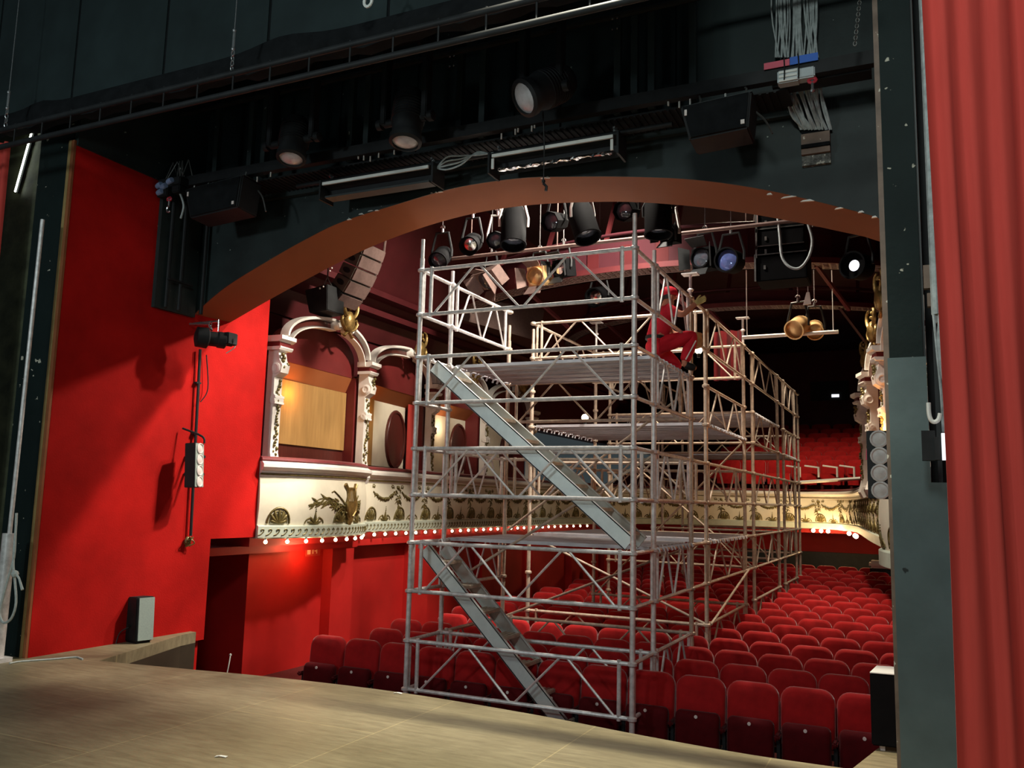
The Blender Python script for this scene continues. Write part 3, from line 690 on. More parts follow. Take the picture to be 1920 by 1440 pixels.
def drop(path, s, par, zt=1.76):
    b = MB(); random.seed(int(s*31)+5)
    for k in range(34):
        t = k/33; wd = .085*math.sin(pi*min(1, t*1.15+.12))+.012; u = random.uniform(-wd, wd); z = zt-.40*t
        b.ball(path.at(s+u, pn(z)+.006, z), random.uniform(.012, .024)*(1.1-.5*t), 6)
    for k in range(10):
        t = random.random(); g = random.choice((-1, 1)); z = zt-.08-.26*t
        curve(path, s, [(0, z), (g*.06, z-.01), (g*.11, z-.05)], [.008, .011, .003], b, 5)
    b.ball(path.at(s, pn(zt)+.01, zt), .035, 8)
    return b.build('garland_drop', MAT['bronze'], par, 60)
def wave_band(path, par, d0, d1):
    b = MB(); s = d0+.06
    while s < d1-.06:
        pts = [(-.055, 1.075), (-.02, 1.085), (.012, 1.115), (.02, 1.14), (0, 1.155), (-.02, 1.142), (-.012, 1.125)]
        b.path([path.at(s+u, .058, z) for u, z in pts], .0075, 5); s += .105
    return b.build('wave_ornament', MAT['bronze'], par, 60)
def balcony_shell(path, par, d0=0, d1=None, cloth=True):
    path.sweep([(-.14, 1.03), (.03, 1.03), (.055, 1.045), (.055, 1.185), (.03, 1.20), (.012, 1.205), (-.14, 1.205)], MB(), d0, d1)
    b = MB(); path.sweep([(-.14, 1.03), (.03, 1.03), (.055, 1.045), (.055, 1.185), (.03, 1.20), (-.14, 1.20)], b, d0, d1); b.build('base_moulding', MAT['mint'], par, 40)
    b = MB(); path.sweep([(-.14, 1.20)]+[(pn(z), z) for z in (1.2, 1.3, 1.4, 1.5, 1.6, 1.7, 1.82)]+[(-.14, 1.82)], b, d0, d1); b.build('parapet', MAT['cream'], par, 40)
    b = MB(); path.sweep([(-.14, 1.82), (.02, 1.82), (.03, 1.84), (.03, 1.865), (.045, 1.875), (.045, 1.895), (.085, 1.915), (.115, 1.945), (.115, 1.985), (.085, 2.005), (.06, 2.02), (-.14, 2.02)], b, d0, d1); b.build('cornice', MAT['white'], par, 40)
    b = MB(); path.sweep([(.0, 1.842), (.041, 1.846), (.041, 1.864), (.0, 1.868)], b, d0, d1); b.build('gilded_line', MAT['bronze'], par, 40)
    b = MB(); path.sweep([(-.22, 2.02), (.03, 2.02), (.06, 2.04), (.05, 2.065), (.0, 2.085), (-.16, 2.085), (-.22, 2.06)], b, d0, d1); b.build('handrail', MAT['velvetrail'], par, 40)
def bulbs(path, par, ds, n=.03, r=.026):
    for d in ds:
        p = path.at(d, n, 1.0); b = MB(); b.tube(p+V((0, 0, .035)), p+V((0, 0, .012)), .016); h = b.build('bulb_holder', MAT['whitepaint'], par)
        b = MB(); b.ball(p-V((0, 0, .012)), r, 8); b.build('bulb', MAT['bulb'], par)

def scroll_strip(pts, w, h, b, N):
    """flat moulding ribbon of width w along pts lying in a plane with normal N"""
    pts = [V(p) for p in pts]; N = V(N); A = []; Bq = []
    for i, p in enumerate(pts):
        t = (pts[min(i+1, len(pts)-1)]-pts[max(i-1, 0)]).normalized(); x = N.cross(t).normalized()
        A.append([p-x*(w/2), p-x*(w*.35)+N*h, p+x*(w*.35)+N*h, p+x*(w/2)]); Bq.append([p-x*(w/2)-N*.06, p-x*(w*.35)-N*.06, p+x*(w*.35)-N*.06, p+x*(w/2)-N*.06])
    b.slab(A, Bq)
def box_column(P, U, N, par, zb=2.05, zt=3.5):
    q = lambda u, n, z: P+U*u+N*n+V((0, 0, z))
    b = MB()
    side = [(-.03, zb-.22), (.08, zb-.26), (.13, zb-.16), (.085, zb-.02), (.06, zb+.10), (.06, zt-.75), (.09, zt-.70), (.10, zt-.62), (.06, zt-.58), (.06, zt-.36), (.15, zt-.30), (.17, zt-.20), (.12, zt-.12), (.10, zt-.02), (.13, zt), (-.06, zt), (-.06, zb)]
    b.prism([q(-.085, n, z) for n, z in side], U*.17)
    b.build('column', MAT['white'], par, 40)
    b = MB()
    for s_ in (-1, 1):      # scroll discs of the console
        b.lathe([(.075, 0), (.075, .012), (.05, .02), (.03, .012), (0, .018)], Matrix.Translation(q(s_*.086, .07, zt-.24)) @ frame_from(U*s_), 14)
        b.lathe([(.05, 0), (.05, .012), (.02, .02), (0, .012)], Matrix.Translation(q(s_*.086, .045, zt-.66)) @ frame_from(U*s_), 12)
    for z in (zt-.70, zt-.62): b.bar(q(-.10, .075, z), q(.10, .075, z), .05, .03)
    build_each(b, 'scroll', MAT['white'], par, 40)
    b = MB(); random.seed(int(P.y*13))
    for k in range(26):
        t = k/25; z = zt-.40-.98*t; b.ball(q(random.uniform(-.05, .05), .07+.01*math.sin(k), z), random.uniform(.018, .034), 6)
    for k in range(5): b.ball(q(random.uniform(-.06, .06), .15, zt-.06-.04*k), .03, 6)
    b.build('gilded_leaves', MAT['bronze'], par, 60)
    b = MB(); b.prism([q(-.14, n, z) for n, z in ((-.06, zt), (.15, zt), (.17, zt+.03), (.17, zt+.045), (-.06, zt+.045))], U*.28); b.build('capital', MAT['white'], par, 30)
    b = MB(); b.prism([q(-.12, n, z) for n, z in ((-.06, zt+.045), (.14, zt+.045), (.14, zt+.11), (-.06, zt+.11))], U*.24); b.build('frieze', MAT['maroonlite'], par, 30)
    b = MB(); b.prism([q(-.16, n, z) for n, z in ((-.06, zt+.11), (.15, zt+.11), (.20, zt+.14), (.20, zt+.19), (-.06, zt+.19))], U*.32); b.build('cap_moulding', MAT['white'], par, 30)
def cartouche(c, U, N, par, sc=1.0):
    b = MB(); Z = V((0, 0, 1)); q = lambda u, z, n=0: c+U*(u*sc)+Z*(z*sc)+N*(n*sc)
    b.lathe([(0, -.13), (.06, -.11), (.095, -.03), (.09, .06), (.05, .12), (0, .14)], Matrix.Translation(c+N*.05*sc) @ Matrix((U, N, Z)).transposed().to_4x4() @ Matrix.Diagonal((sc, .7*sc, sc, 1)), 14)
    b.build('shield', MAT['gold'], par, 60)
    b = MB()
    for s_ in (-1, 1):
        b.path([q(s_*(.05+.0*t), 0, .06) if t < 0 else q(s_*(.075+.075*math.sin(t)), .10+.05*t-.035*math.cos(t*1.4), .07) for t in [k*.42 for k in range(9)]], [.028, .032, .034, .032, .028, .026, .022, .018, .012][:9], 6)
        b.path([q(s_*x, z, .06) for x, z in ((.06, -.10), (.13, -.06), (.17, .0), (.15, .05), (.11, .03))], [.016, .03, .03, .022, .012], 6)
        b.path([q(s_*x, z, .05) for x, z in ((.02, -.12), (.08, -.17), (.14, -.16))], [.022, .026, .008], 6)
    for k in range(5): b.ball(q(random.uniform(-.1, .1), random.uniform(.16, .24), .06), .024*sc, 6)
    b.build('gilded_scrolls', MAT['gold'], par, 60)
def theatre_box(P0, P1, hint, label, window, depth=.95, spring=3.70, rise_=.44, back='wood', col0=True, col1=True, apex=.62):
    P0 = V((*P0, 0)); P1 = V((*P1, 0)); U = (P1-P0).normalized(); N = V((-U.y, U.x, 0))
    if N.dot(V(hint)) < 0: N = -N
    W = (P1-P0).length; t = thing('theatre_box', label, 'theatre box', (P0.x, P0.y, 1.05)); Z = V((0, 0, 1))
    q = lambda u, n, z: P0+U*u+N*n+Z*z
    if col0: box_column(P0+N*.09-U*.05 if window[0] == .60 else P0, U, N, t)
    if col1: box_column(P1, U, N, t)
    cu = W*apex
    # the two halves of the broken arch, each ending in a volute at the crown
    for s_ in (-1, 1):
        a = cu-.10 if s_ < 0 else W-cu-.06
        top = max(20, 90-math.degrees(math.asin(min(.95, .17/a))))
        arc = [(s_*a*math.cos(g), spring-.02+rise_*math.sin(g)) for g in [math.radians(top*k/14) for k in range(15)]]
        b = MB(); scroll_strip([q(cu+u, .05, z+.05) for u, z in arc], .05, .07, b, N); b.build('arch_moulding', MAT['white'], t, 45)
        ins = [(u-s_*.10*abs(u)/a, z-.10*(1-abs(u)/a*.4)) for u, z in arc]
        b = MB(); scroll_strip([q(cu+u, .045, z) for u, z in ins], .026, .05, b, N); b.build('arch_moulding', MAT['white'], t, 45)
        u, z = arc[-1]; b = MB(); b.lathe([(.075, -.05), (.075, .10), (.055, .125), (.035, .09), (0, .10)], Matrix.Translation(q(cu+u, .05, z-.02)) @ frame_from(N), 16); b.build('volute', MAT['white'], t, 45)
        b = MB(); scroll_strip([q(cu+(u+ins[k][0])/2, .02, (z+ins[k][1])/2+.02) for k, (u, z) in enumerate(arc)], .10, .03, b, N); b.build('arch_band', MAT['darkwood'], t, 45)
    cartouche(q(cu, .14, spring+rise_+.03), U, N, t, 1.25)
    # tympanum and the reveal above the opening
    arc = [(cu+(W-cu-.08 if math.cos(g) > 0 else cu-.12)*math.cos(g), spring-.03+(rise_-.03)*math.sin(g)) for g in [pi*k/24 for k in range(25)]]
    b = MB(); b.prism([q(u, -.16, z) for u, z in [(W-.08, 3.44)]+arc+[(.12, 3.44)]], N*-.04); b.build('tympanum', MAT['maroonlite'], t, 30)
    b = MB(); b.slab([[q(u, -.165, 3.44), q(u, -depth, 3.21)] for u in (.05, W-.05)], [[q(u, -.165, 3.48), q(u, -depth, 3.25)] for u in (.05, W-.05)]); b.build('box_ceiling', MAT['soffit'], t, 0)
    b = MB()
    for u0 in (.04, W-.12): b.slab([[q(u, -.10, z) for z in (1.9, 3.44)] for u in (u0, u0+.08)], [[q(u, -depth, z) for z in (1.9, 3.44)] for u in (u0, u0+.08)])
    build_each(b, 'side_wall', MAT['maroonlite'], t, 0)
    b = MB(); b.slab([[q(u, -depth, z) for z in (1.2, 3.44)] for u in (0, W)], [[q(u, -depth-.05, z) for z in (1.2, 3.44)] for u in (0, W)]); b.build('box_back_wall', MAT['darkwood'], t, 0)
    b = MB(); u0, u1, z0, z1 = window
    b.slab([[q(u, -depth+.03, z) for z in (z0, z1)] for u in (u0, u1)], [[q(u, -depth+.001, z) for z in (z0, z1)] for u in (u0, u1)]); b.build('back_panel', MAT[back], t, 0)
    return t, q, W, U, N
PL = [(-7.80, 8.98), (-7.95, 11.25), (-8.28, 13.85), (-8.38, 16.25), (-8.40, 18.65)]
hintL = (1, 0, 0)
tb, q, W, U, N = theatre_box(PL[0], PL[1], hintL, 'front theatre box with lyre relief and orange wood panel beside the red wall', (.42, 2.14, 2.30, 3.20), depth=.27, col1=False)
bp = Path([(-7.74, 8.74), (-7.56, 9.15), (-7.47, 9.7), (-7.50, 10.3), (-7.64, 10.85), (-7.78, 11.12)], 6, hintL)
balcony_shell(bp, tb); wave_band(bp, tb, 0, bp.L)
for k, s in enumerate((.28, .86, 1.42, 1.95)): palmette(bp, s, tb, k % 2 == 0)
# lyre with leaf sprays
b = MB(); s = 1.66; random.seed(4); zc = lambda z: 1.27+(z-1.33)*1.22; uc = 1.45
for sg in (-1, 1):
    curve(bp, s, [(sg*u*uc, zc(z)) for u, z in ((.035, 1.36), (.085, 1.42), (.10, 1.50), (.07, 1.60), (.075, 1.68), (.115, 1.735))], [.026, .030, .027, .022, .024, .03], b, 6, .02)
curve(bp, s, [(-.09*uc, zc(1.69)), (.09*uc, zc(1.69))], .014, b, 6, .02)
for u in (-.03, -.01, .01, .03): curve(bp, s, [(u*uc, zc(1.46)), (u*uc, zc(1.69))], .006, b, 5, .02)
for pg in (((-.08, 1.40), (.08, 1.40), (.095, 1.48), (.07, 1.54), (-.07, 1.54), (-.095, 1.48)), ((-.05, 1.33), (.05, 1.33), (.09, 1.40), (-.09, 1.40)), ((-.02, 1.26), (.02, 1.26), (.05, 1.33), (-.05, 1.33))):
    b.prism([bp.at(s+u*uc, pn(zc(z))+.002, zc(z)) for u, z in pg], N*.035)
b.build('lyre_relief', MAT['gold'], tb, 60)
b = MB()
for sg in (-1, 1):
    for st in (((.12, 1.38), (.28, 1.42), (.42, 1.52), (.56, 1.57), (.74, 1.55), (.86, 1.50)), ((.12, 1.44), (.22, 1.52), (.34, 1.60), (.44, 1.66), (.50, 1.64)), ((.10, 1.36), (.22, 1.37), (.34, 1.42), (.46, 1.44))):
        L_ = 6 if sg < 0 else 3; curve(bp, s, [(sg*u*(1 if sg < 0 else .75), z) for u, z in st][:L_], [.014, .016, .015, .012, .009, .006][:len(st[:L_])], b)
    for k in range(44):
        u = random.uniform(.12, .85 if sg < 0 else .27); z = 1.40+.20*min(u, .6)-.12*max(0, u-.6)+random.uniform(-.07, .08)*(1-u*.8); g = random.uniform(-1, 1)
        curve(bp, s, [(sg*u, z), (sg*(u+.05), z+.04*g), (sg*(u+.10), z+.08*g)], [.009, .018, .004], b, 5)
    for k in range(14): u = random.uniform(.1, .4 if sg < 0 else .26); b.ball(bp.at(s+sg*u, pn(1.45)+.012, 1.38+random.uniform(-.03, .12)), .024, 6)
b.build('leaf_spray', MAT['bronze'], tb, 60)
bulbs(bp, tb, [.12+.30*k for k in range(8)])
def oval_door(q, u, zc, du, dz, t, dep):
    b = MB(); pts = [q(u+du*math.cos(g), -dep+.05, zc+dz*math.sin(g)) for g in [2*pi*k/28 for k in range(28)]]
    b.path(pts, .035, 6, True); b.build('oval_frame', MAT['darkwood'], t, 60)
    b = MB(); b.prism([q(u+du*math.cos(g), -dep+.04, zc+dz*math.sin(g)) for g in [2*pi*k/28 for k in range(28)]], (N*.012)); b.build('oval_opening', MAT['darkwood'], t, 0)
lab = ['second theatre box with cream wall and dark oval opening, left of the scaffold post', 'third theatre box seen through the scaffold stairs, crimson drape inside', 'fourth theatre box behind the scaffold with gilded crown']
LB = []
for i in (1, 2, 3):
    t, q, W, U2, N2 = theatre_box(PL[i], PL[i+1], hintL, lab[i-1], (.25, W-.3 if i > 1 else 2.35, 2.12, 3.30), back='cream', depth=.42)
    N = N2; oval_door(q, 1.95, 2.62, .36, .50, t, .42); LB.append((t, q, W))
    if i == 1:
        b = MB(); b.slab([[q(u, -.375, z) for z in (2.12, 3.30)] for u in (.58, 1.08)], [[q(u, -.40, z) for z in (2.12, 3.30)] for u in (.58, 1.08)]); b.build('wood_panel', MAT['wood'], t, 0)
        b = MB()
        b.slab([[q(lerp(2.32, 2.56, k/12), -.30+.025*math.sin(k*1.6), z) for z in (2.0, 3.3)] for k in range(13)], [[q(lerp(2.32, 2.56, k/12), -.32+.025*math.sin(k*1.6), z) for z in (2.0, 3.3)] for k in range(13)]); b.build('crimson_drape', MAT['curtain'], t, 60)
# long balcony front: left arm, curved rear, right arm
bal_pts = [(-8.10, 11.18), (-8.14, 12.5), (-8.16, 15), (-8.16, 18), (-8.0, 20.5), (-7.4, 22.6), (-6.3, 24.0), (-5.0, 24.7), (-3.6, 24.85), (-2.7, 24.75), (-1.95, 24.1), (-1.5, 22.5), (-1.2, 20), (-.85, 16.6), (-.5, 13.6), (-.22, 11.2)]
bal = thing('balcony', 'long cream balcony front with gilded garlands, curving round the stalls', 'balcony', (-4, 18, 1.03))
BP = Path(bal_pts, 8, (1, 0, 0))
balcony_shell(BP, bal); wave_band(BP, bal, 0, 8)
s = .55; k = 0
while s < BP.L-.3:
    mid_ = 11 < s < 14.5
    swag(BP, s+.42, .74, bal)
    drop(BP, s+.86, bal) if k % 1 == 0 else None
    for j, (ds, big) in enumerate(((.12, True), (.55, False))): palmette(BP, s+ds-.06, bal, big)
    s += .88; k += 1
bulbs(BP, bal, [.08+.33*k for k in range(31)], .03, .028)
for px in (1525, 1540, 1553, 1594, 1605, 1613):
    best = min((k*.05 for k in range(int(BP.L/.05))), key=lambda d: abs((lambda p: 960+FPX*((p-CAMP).dot(CR))/((p-CAMP).dot(CF)))(BP.at(d, .1, 1.0))-px) + (0 if d > 15 else 1e4) + (0 if d < 21.5 else 1e4))
    bulbs(BP, bal, [best], .12, .055)
b = MB(); 
for px in (1500, 1535, 1570, 1602):      # rail brackets on the balcony edge
    p = at(px, 895, 'Y', 24.6); b.tube(p, p+V((0, 0, .28)), .03, 6); b.tube(p+V((0, .02, .26)), p+V((-.38, .25, .32)), .025, 6)
p, q_ = at(1490, 905, 'Y', 24.62), at(1614, 897, 'Y', 24.2); b.tube(p, q_, .05, 6)
b.build('safety_rail', MAT['whitepaint'], bal, 60)
# boxes on the right side, seen edge-on beside the pillar
PRT = [((.12, 10.2), (-.40, 12.1)), ((.02, 12.3), (-.68, 14.4)), ((-.18, 14.7), (-.95, 17.0))]
for i in range(3):
    t, q, W, U2, N2 = theatre_box(PRT[i][0], PRT[i][1], (-1, 0, 0), ['right-hand theatre box nearest the stage, mostly behind the pillar', 'right-hand theatre box with gilded scrolls lit orange beside the pillar', 'farthest right-hand theatre box with gilded crown'][i], (.25, W-.3, 2.12, 3.2), depth=.4)
    if i < 1:
        rp = Path([(-.16, 8.74), (-.33, 9.3), (-.40, 9.9), (-.36, 10.5), (-.24, 11.15)], 6, (-1, 0, 0)); balcony_shell(rp, t)
        for k, s in enumerate((.3, .85, 1.4, 1.95)): palmette(rp, s, t, k % 2 == 0)
        drop(rp, 1.2, t)
# box lamps
p = V((-7.93, 9.62, 3.02)); lamp('box_lamp', 'POINT', p, 8, (1, .40, .08), None, .06)
p = V((-8.25, 11.95, 3.0)); lamp('box_lamp', 'POINT', p, 4, (1, .55, .2), None, .06)
p = V((-8.5, 14.9, 3.0)); lamp('box_lamp', 'POINT', p, 7, (1, .75, .5), None, .06)
p = V((-.52, 11.9, 2.6)); lamp('box_lamp', 'POINT', p, 22, (1, .38, .10), None, .06)
# lamps below the balcony, at the bulbs
for d in (.35, 2.6, 5.0, 7.6): lamp('balcony_bulb_light', 'POINT', BP.at(d, -.12, .90), 11, (1, .66, .36), None, .04)
lamp('balcony_bulb_light', 'POINT', bp.at(1.0, -.2, .88), 16, (1, .60, .30), None, .04)
lamp('balcony_bulb_light', 'POINT', (-8.12, 10.35, .74), 7, (1, .45, .16), None, .05)
for x in (-2.6, -2.0): lamp('balcony_bulb_light', 'POINT', (x, 24.0, .95), 48, (1, .66, .30), None, .06)

# ------------------------------------------------------------------ rigging over the stage
pc = thing('fire_curtain', 'dark green panelled fire curtain hanging above the lighting truss', 'fire curtain', (-5, 5.3, 5.28))
x = -9.74
for k in range(7):
    b = MB(); b.box((x+.015, 5.30, 5.29), (x+1.195, 5.34, 8.3)); b.build('panel', MAT['teal'], pc, 0)
    b = MB(); b.box((x-.015, 5.31, 5.29), (x+.015, 5.33, 8.3)); b.build('seam_strip', MAT['blackcloth'], pc, 0); x += 1.21
b = MB(); A = []; Q = []
for k in range(60):
    x = -9.7+8.6*k/59; d = .025*math.sin(k*.9)+.02*math.sin(k*2.3); hump = .07*math.exp(-((x+4.7)/.35)**2)+.05*math.exp(-((x+7.7)/.2)**2)
    A.append([V((x, 5.25+d*.4, 5.13+d)), V((x, 5.22, 5.22)), V((x, 5.25, 5.315+hump))]); Q.append([p+V((0, .12, 0)) for p in A[-1]])
b.slab(A, Q); tag(b.build('black_border_cloth', MAT['blackcloth'], None, 60), 'black cloth bundled along the bottom edge of the fire curtain', 'cloth')
tr = thing('ladder_truss', 'black ladder truss of two rails hung across the top of the stage', 'truss', (-5, 5, 4.8))
for z in (4.985, 4.815):
    b = MB(); b.tube((-9.4, 5.0, z), (-.2, 5.0, z), .026, 10); b.build('rail', MAT['blackm'], tr)
for k in range(24):
    x = -9.2+.385*k; b = MB(); b.tube((x, 5.0, 4.815), (x, 5.0, 5.0), .008, 6); b.ball((x, 5.0, 5.012), .012, 6); b.build('rung', MAT['blackm'], tr)
for px, lb in ((10, 'steel suspension wire with turnbuckle at the far left of the truss'), (434, 'steel suspension wire with turnbuckle holding the middle of the truss')):
    x = at(px, 240 if px < 50 else 140, 'Y', 5.0).x
    t = thing('suspension_wire', lb, 'wire', (x, 5.0, 5.01), 'truss suspension wires')
    b = MB(); b.tube((x, 5, 5.35), (x, 5, 8.3), .005, 6); b.build('wire', MAT['steel'], t)
    b = MB(); 
    for k in range(4): b.path([V((x+(.014*math.cos(g) if k % 2 else 0), 5+(0 if k % 2 else .014*math.cos(g)), 5.03+.045*k+.026*math.sin(g))) for g in [2*pi*i/10 for i in range(10)]], .005, 5, True)
    b.tube((x, 5, 5.2), (x, 5, 5.36), .012, 8); b.ball((x, 5, 5.20), .018, 8); b.ball((x, 5, 5.36), .018, 8); b.build('turnbuckle', MAT['steel'], t)
p = at(690, 2, 'Y', 5.0); b = MB(); b.path([p+V((.035*math.cos(g), 0, .045*math.sin(g))) for g in [2*pi*i/14 for i in range(14)]], .012, 6, True); b.tube(p+V((0,0,.04)), p+V((0,0,2.4)), .006)
tag(b.build('shackle', MAT['whitepaint']), 'pale shackle on a wire at the top edge left of centre', 'shackle')

br = thing('lighting_bridge', 'black steel lighting bridge frame in front of the arched wall', 'lighting bridge', (-4, 7, 5))
b = MB(); b.box((-7.6, 6.86, 5.02), (-.22, 6.94, 5.13)); b.build('bottom_beam', MAT['blackm'], br, 0)
b = MB(); b.box((-7.6, 6.98, 4.985), (-.9, 7.35, 5.0))
for k in range(110): b.box((-7.55+.06*k, 6.98, 4.975), (-7.53+.06*k, 7.35, 4.987))
b.build('cable_tray', MAT['blackm'], br, 0)
b = MB(); b.box((-7.6, 7.36, 4.93), (-.9, 7.42, 4.985)); b.build('lower_angle', MAT['black'], br, 0)
b = MB(); b.tube((-7.6, 6.9, 5.92), (-.22, 6.9, 5.92), .03); b.tube((-7.6, 6.9, 6.3), (-.22, 6.9, 6.3), .03); b.build('upper_rail', MAT['blackm'], br)
for px in (412, 475, 500, 660, 690, 862, 905, 1158, 1190, 1222, 1300):
    x = at(px, 220, 'Y', 6.98).x; b = MB(); b.box((x-.03, 6.95, 5.02), (x+.03, 7.01, 7.4)); b.build('upright', MAT['black'], br, 0)
for px, py in ((1155, 48), (850, 118)):
    p = at(px, py, 'Y', 6.9); b = MB()
    for i in (-1, 1):
        for j in (-1, 1): b.ball(p+V((i*.022, -.035, j*.05)), .011, 6)
    b.build('bolt', MAT['steel'], br)
random.seed(9)
b = MB()
for px in (395, 428, 460, 490, 508, 532, 690, 712, 727, 755, 950, 975, 980, 1005, 1255, 1275, 1295, 1360, 700, 1010):
    p = at(px, 0, 'Y', 6.93); x = p.x; z = 4.97+random.uniform(-.03, .03)
    b.tube((x, 6.90, z), (x, 6.90, z+.055), .008, 6)
build_each(b, 'cable_tie_end', MAT['whitepaint'], br)
# panels of the recess behind the bridge
b = MB()
for x0, x1 in ((-7.3, -6.75), (-6.2, -5.75), (-5.2, -4.75), (-4.0, -3.6), (-3.5, -3.1), (-2.3, -1.95), (-1.6, -1.0)): b.box((x0, 7.425, 5.1), (x1, 7.448, 6.6))
build_each(b, 'recess_panel', MAT['teal'], br, 0)

def mover(px0, px1, ptop, pbody, aim, label, r=.145, L=.5):
    """profile moving light hanging in a long rectangular yoke"""
    Y = 6.5; a = at(px0, ptop, 'Y', Y); c = at(px1, ptop, 'Y', Y); p = at(*pbody, 'Y', Y); zt = 5.95
    t = thing('moving_light', label, 'stage light', (p.x, Y, p.z), 'moving lights on the bridge')
    b = MB()
    for x in (a.x, c.x): b.box((x-.03, Y-.05, p.z-.02), (x+.03, Y+.05, zt))
    b.box((a.x-.03, Y-.06, zt-.06), (c.x+.03, Y+.06, zt)); b.build('yoke', MAT['blackm'], t, 0, bevel=.008)
    M = Matrix.Translation(p) @ frame_from(aim)
    b = MB(); b.lathe([(r*.55, -L*.55), (r*.8, -L*.5), (r, -L*.38), (r, L*.1), (r*.92, L*.14), (r*.92, L*.30), (r*1.02, L*.32), (r*1.02, L*.42), (r*.82, L*.45), (r*.80, L*.40)], M, 22)
    for k in range(7): b.lathe([(r*1.0, -L*.3+k*.03), (r*1.05, -L*.295+k*.03), (r*1.05, -L*.285+k*.03), (r*1.0, -L*.28+k*.03)], M, 22)
    bd = b.build('body', MAT['blackm'], t, 40)
    b = MB(); b.lathe([(r*.80, L*.405), (r*.6, L*.43), (r*.3, L*.445), (0, L*.45)], M, 20); b.build('lens', MAT['glintlens'], t, 60)
    b = MB()
    for x, s_ in ((a.x, 1), (c.x, -1)): b.tube((x, Y, p.z), (x+s_*.12, Y, p.z), .04, 10); b.lathe([(.05, 0), (.05, .05), (.03, .06)], Matrix.Translation((x-s_*.03, Y, p.z)) @ frame_from((-s_, 0, 0)), 12); b.cut()
    build_each(b, 'pivot_knob', MAT['blackm'], t)
    b = MB(); b.cbox(((a.x+c.x)/2, Y, zt+.03), (.12, .12, .10)); b.tube(((a.x+c.x)/2, Y, zt+.08), ((a.x+c.x)/2, 6.9, 5.92), .025); b.build('clamp', MAT['blackm'], t)
    return t
mover(515, 592, 170, (551, 265), (.1, -.25, -1), 'black moving light hanging lens down, leftmost of three on the bridge')
mover(727, 802, 120, (765, 225), (.05, -.2, -1), 'black moving light hanging lens down, middle of three on the bridge', .15, .58)
mover(985, 1052, 60, (1020, 168), (-.55, -.75, -.62), 'black moving light with its round lens turned toward the stage, right of the other two', .165, .55)

# two strip lights on a pipe below the bridge
b = MB(); b.tube((-6.02, 7.1, 4.905), (-1.89, 7.1, 4.905), .024, 10)
for x in (-6.1+.3, -3.95, -2.2): b.tube((x, 7.1, 4.9), (x, 7.2, 4.98), .014)
pipe = tag(b.build('lighting_pipe', MAT['blackm'], None), 'black pipe carrying two strip lights below the lighting bridge', 'pipe')
for x0, x1, lb, op in ((-5.60, -4.26, 'left strip light with white edge under the bridge', False), (-3.62, -2.36, 'right strip light with crinkled silver reflector under the bridge', True)):
    t = thing('strip_light', lb, 'stage light', ((x0+x1)/2, 7.08, 4.78))
    b = MB(); pr = [(6.98, 4.86), (7.18, 4.86), (7.20, 4.74), (7.16, 4.70), (7.14, 4.74), (7.12, 4.80), (7.02, 4.82), (6.98, 4.84)]
    b.prism([(x0, y, z) for y, z in pr], (x1-x0, 0, 0))
    for x in (x0-.02, x1): b.box((x, 6.97, 4.66), (x+.02, 7.2, 4.87))
    b.build('housing', MAT['blackm'], t, 30)
    b = MB(); b.box((x0+.03, 6.955, 4.805), (x1-.03, 6.975, 4.835)); b.build('white_edge', MAT['whitepaint'], t, 0)
    if op:
        random.seed(2); b = MB(); N_ = 46
        b.slab([[V((lerp(x0+.06, x1-.06, i/N_), 7.02+.045*j+random.uniform(-.012, .012), 4.695+.012*j+random.uniform(-.01, .01))) for j in range(3)] for i in range(N_+1)], [[V((lerp(x0+.06, x1-.06, i/N_), 7.03+.045*j, 4.72+.012*j)) for j in range(3)] for i in range(N_+1)])
        b.build('reflector', MAT['mirror'], t, 0)
        b = MB()
        for x in (x0+.03, x1-.05): b.box((x, 6.95, 4.69), (x+.025, 6.965, 4.79))
        b.build('end_tab', MAT['whitepaint'], t, 0)
    else:
        b = MB(); b.box((x0+.04, 7.0, 4.68), (x1-.04, 7.14, 4.70)); b.build('glass', MAT['greypaint'], t, 0)
    b = MB()
    for x in (x0+.05, x1-.05): b.box((x-.02, 7.08, 4.84), (x+.02, 7.12, 4.95)); b.ball((x, 7.06, 4.94), .02, 6)
    b.build('clamp', MAT['steel'], t)
b = MB(); random.seed(8)
for k in range(4):
    b.path(smooth_pts([(-4.3, 7.06, 4.86-.03*k), (-4.15, 7.05, 4.80+.04*k), (-3.98, 7.06, 4.83+.03*k), (-3.8, 7.06, 4.93-.01*k), (-3.62, 7.05, 4.86+.01*k)], 5), .008, 6)
tag(b.build('power_cable', MAT['cable']), 'grey looped power cables between the two strip lights', 'cable')
b = MB(); p = at(1018, 210, 'Y', 6.6); q_ = at(1019, 340, 'Y', 6.6); b.path([p, p.lerp(q_, .5)+V((.01,0,0)), q_], .006); b.ball(q_, .02, 6, (1,1,1)); b.path([q_+V((0,0,-.02)), q_+V((.03,0,-.05)), q_+V((.025,0,-.09))], .013)
tag(b.build('hanging_cable', MAT['cabledark']), 'thin black cable dangling from the rightmost moving light', 'cable')

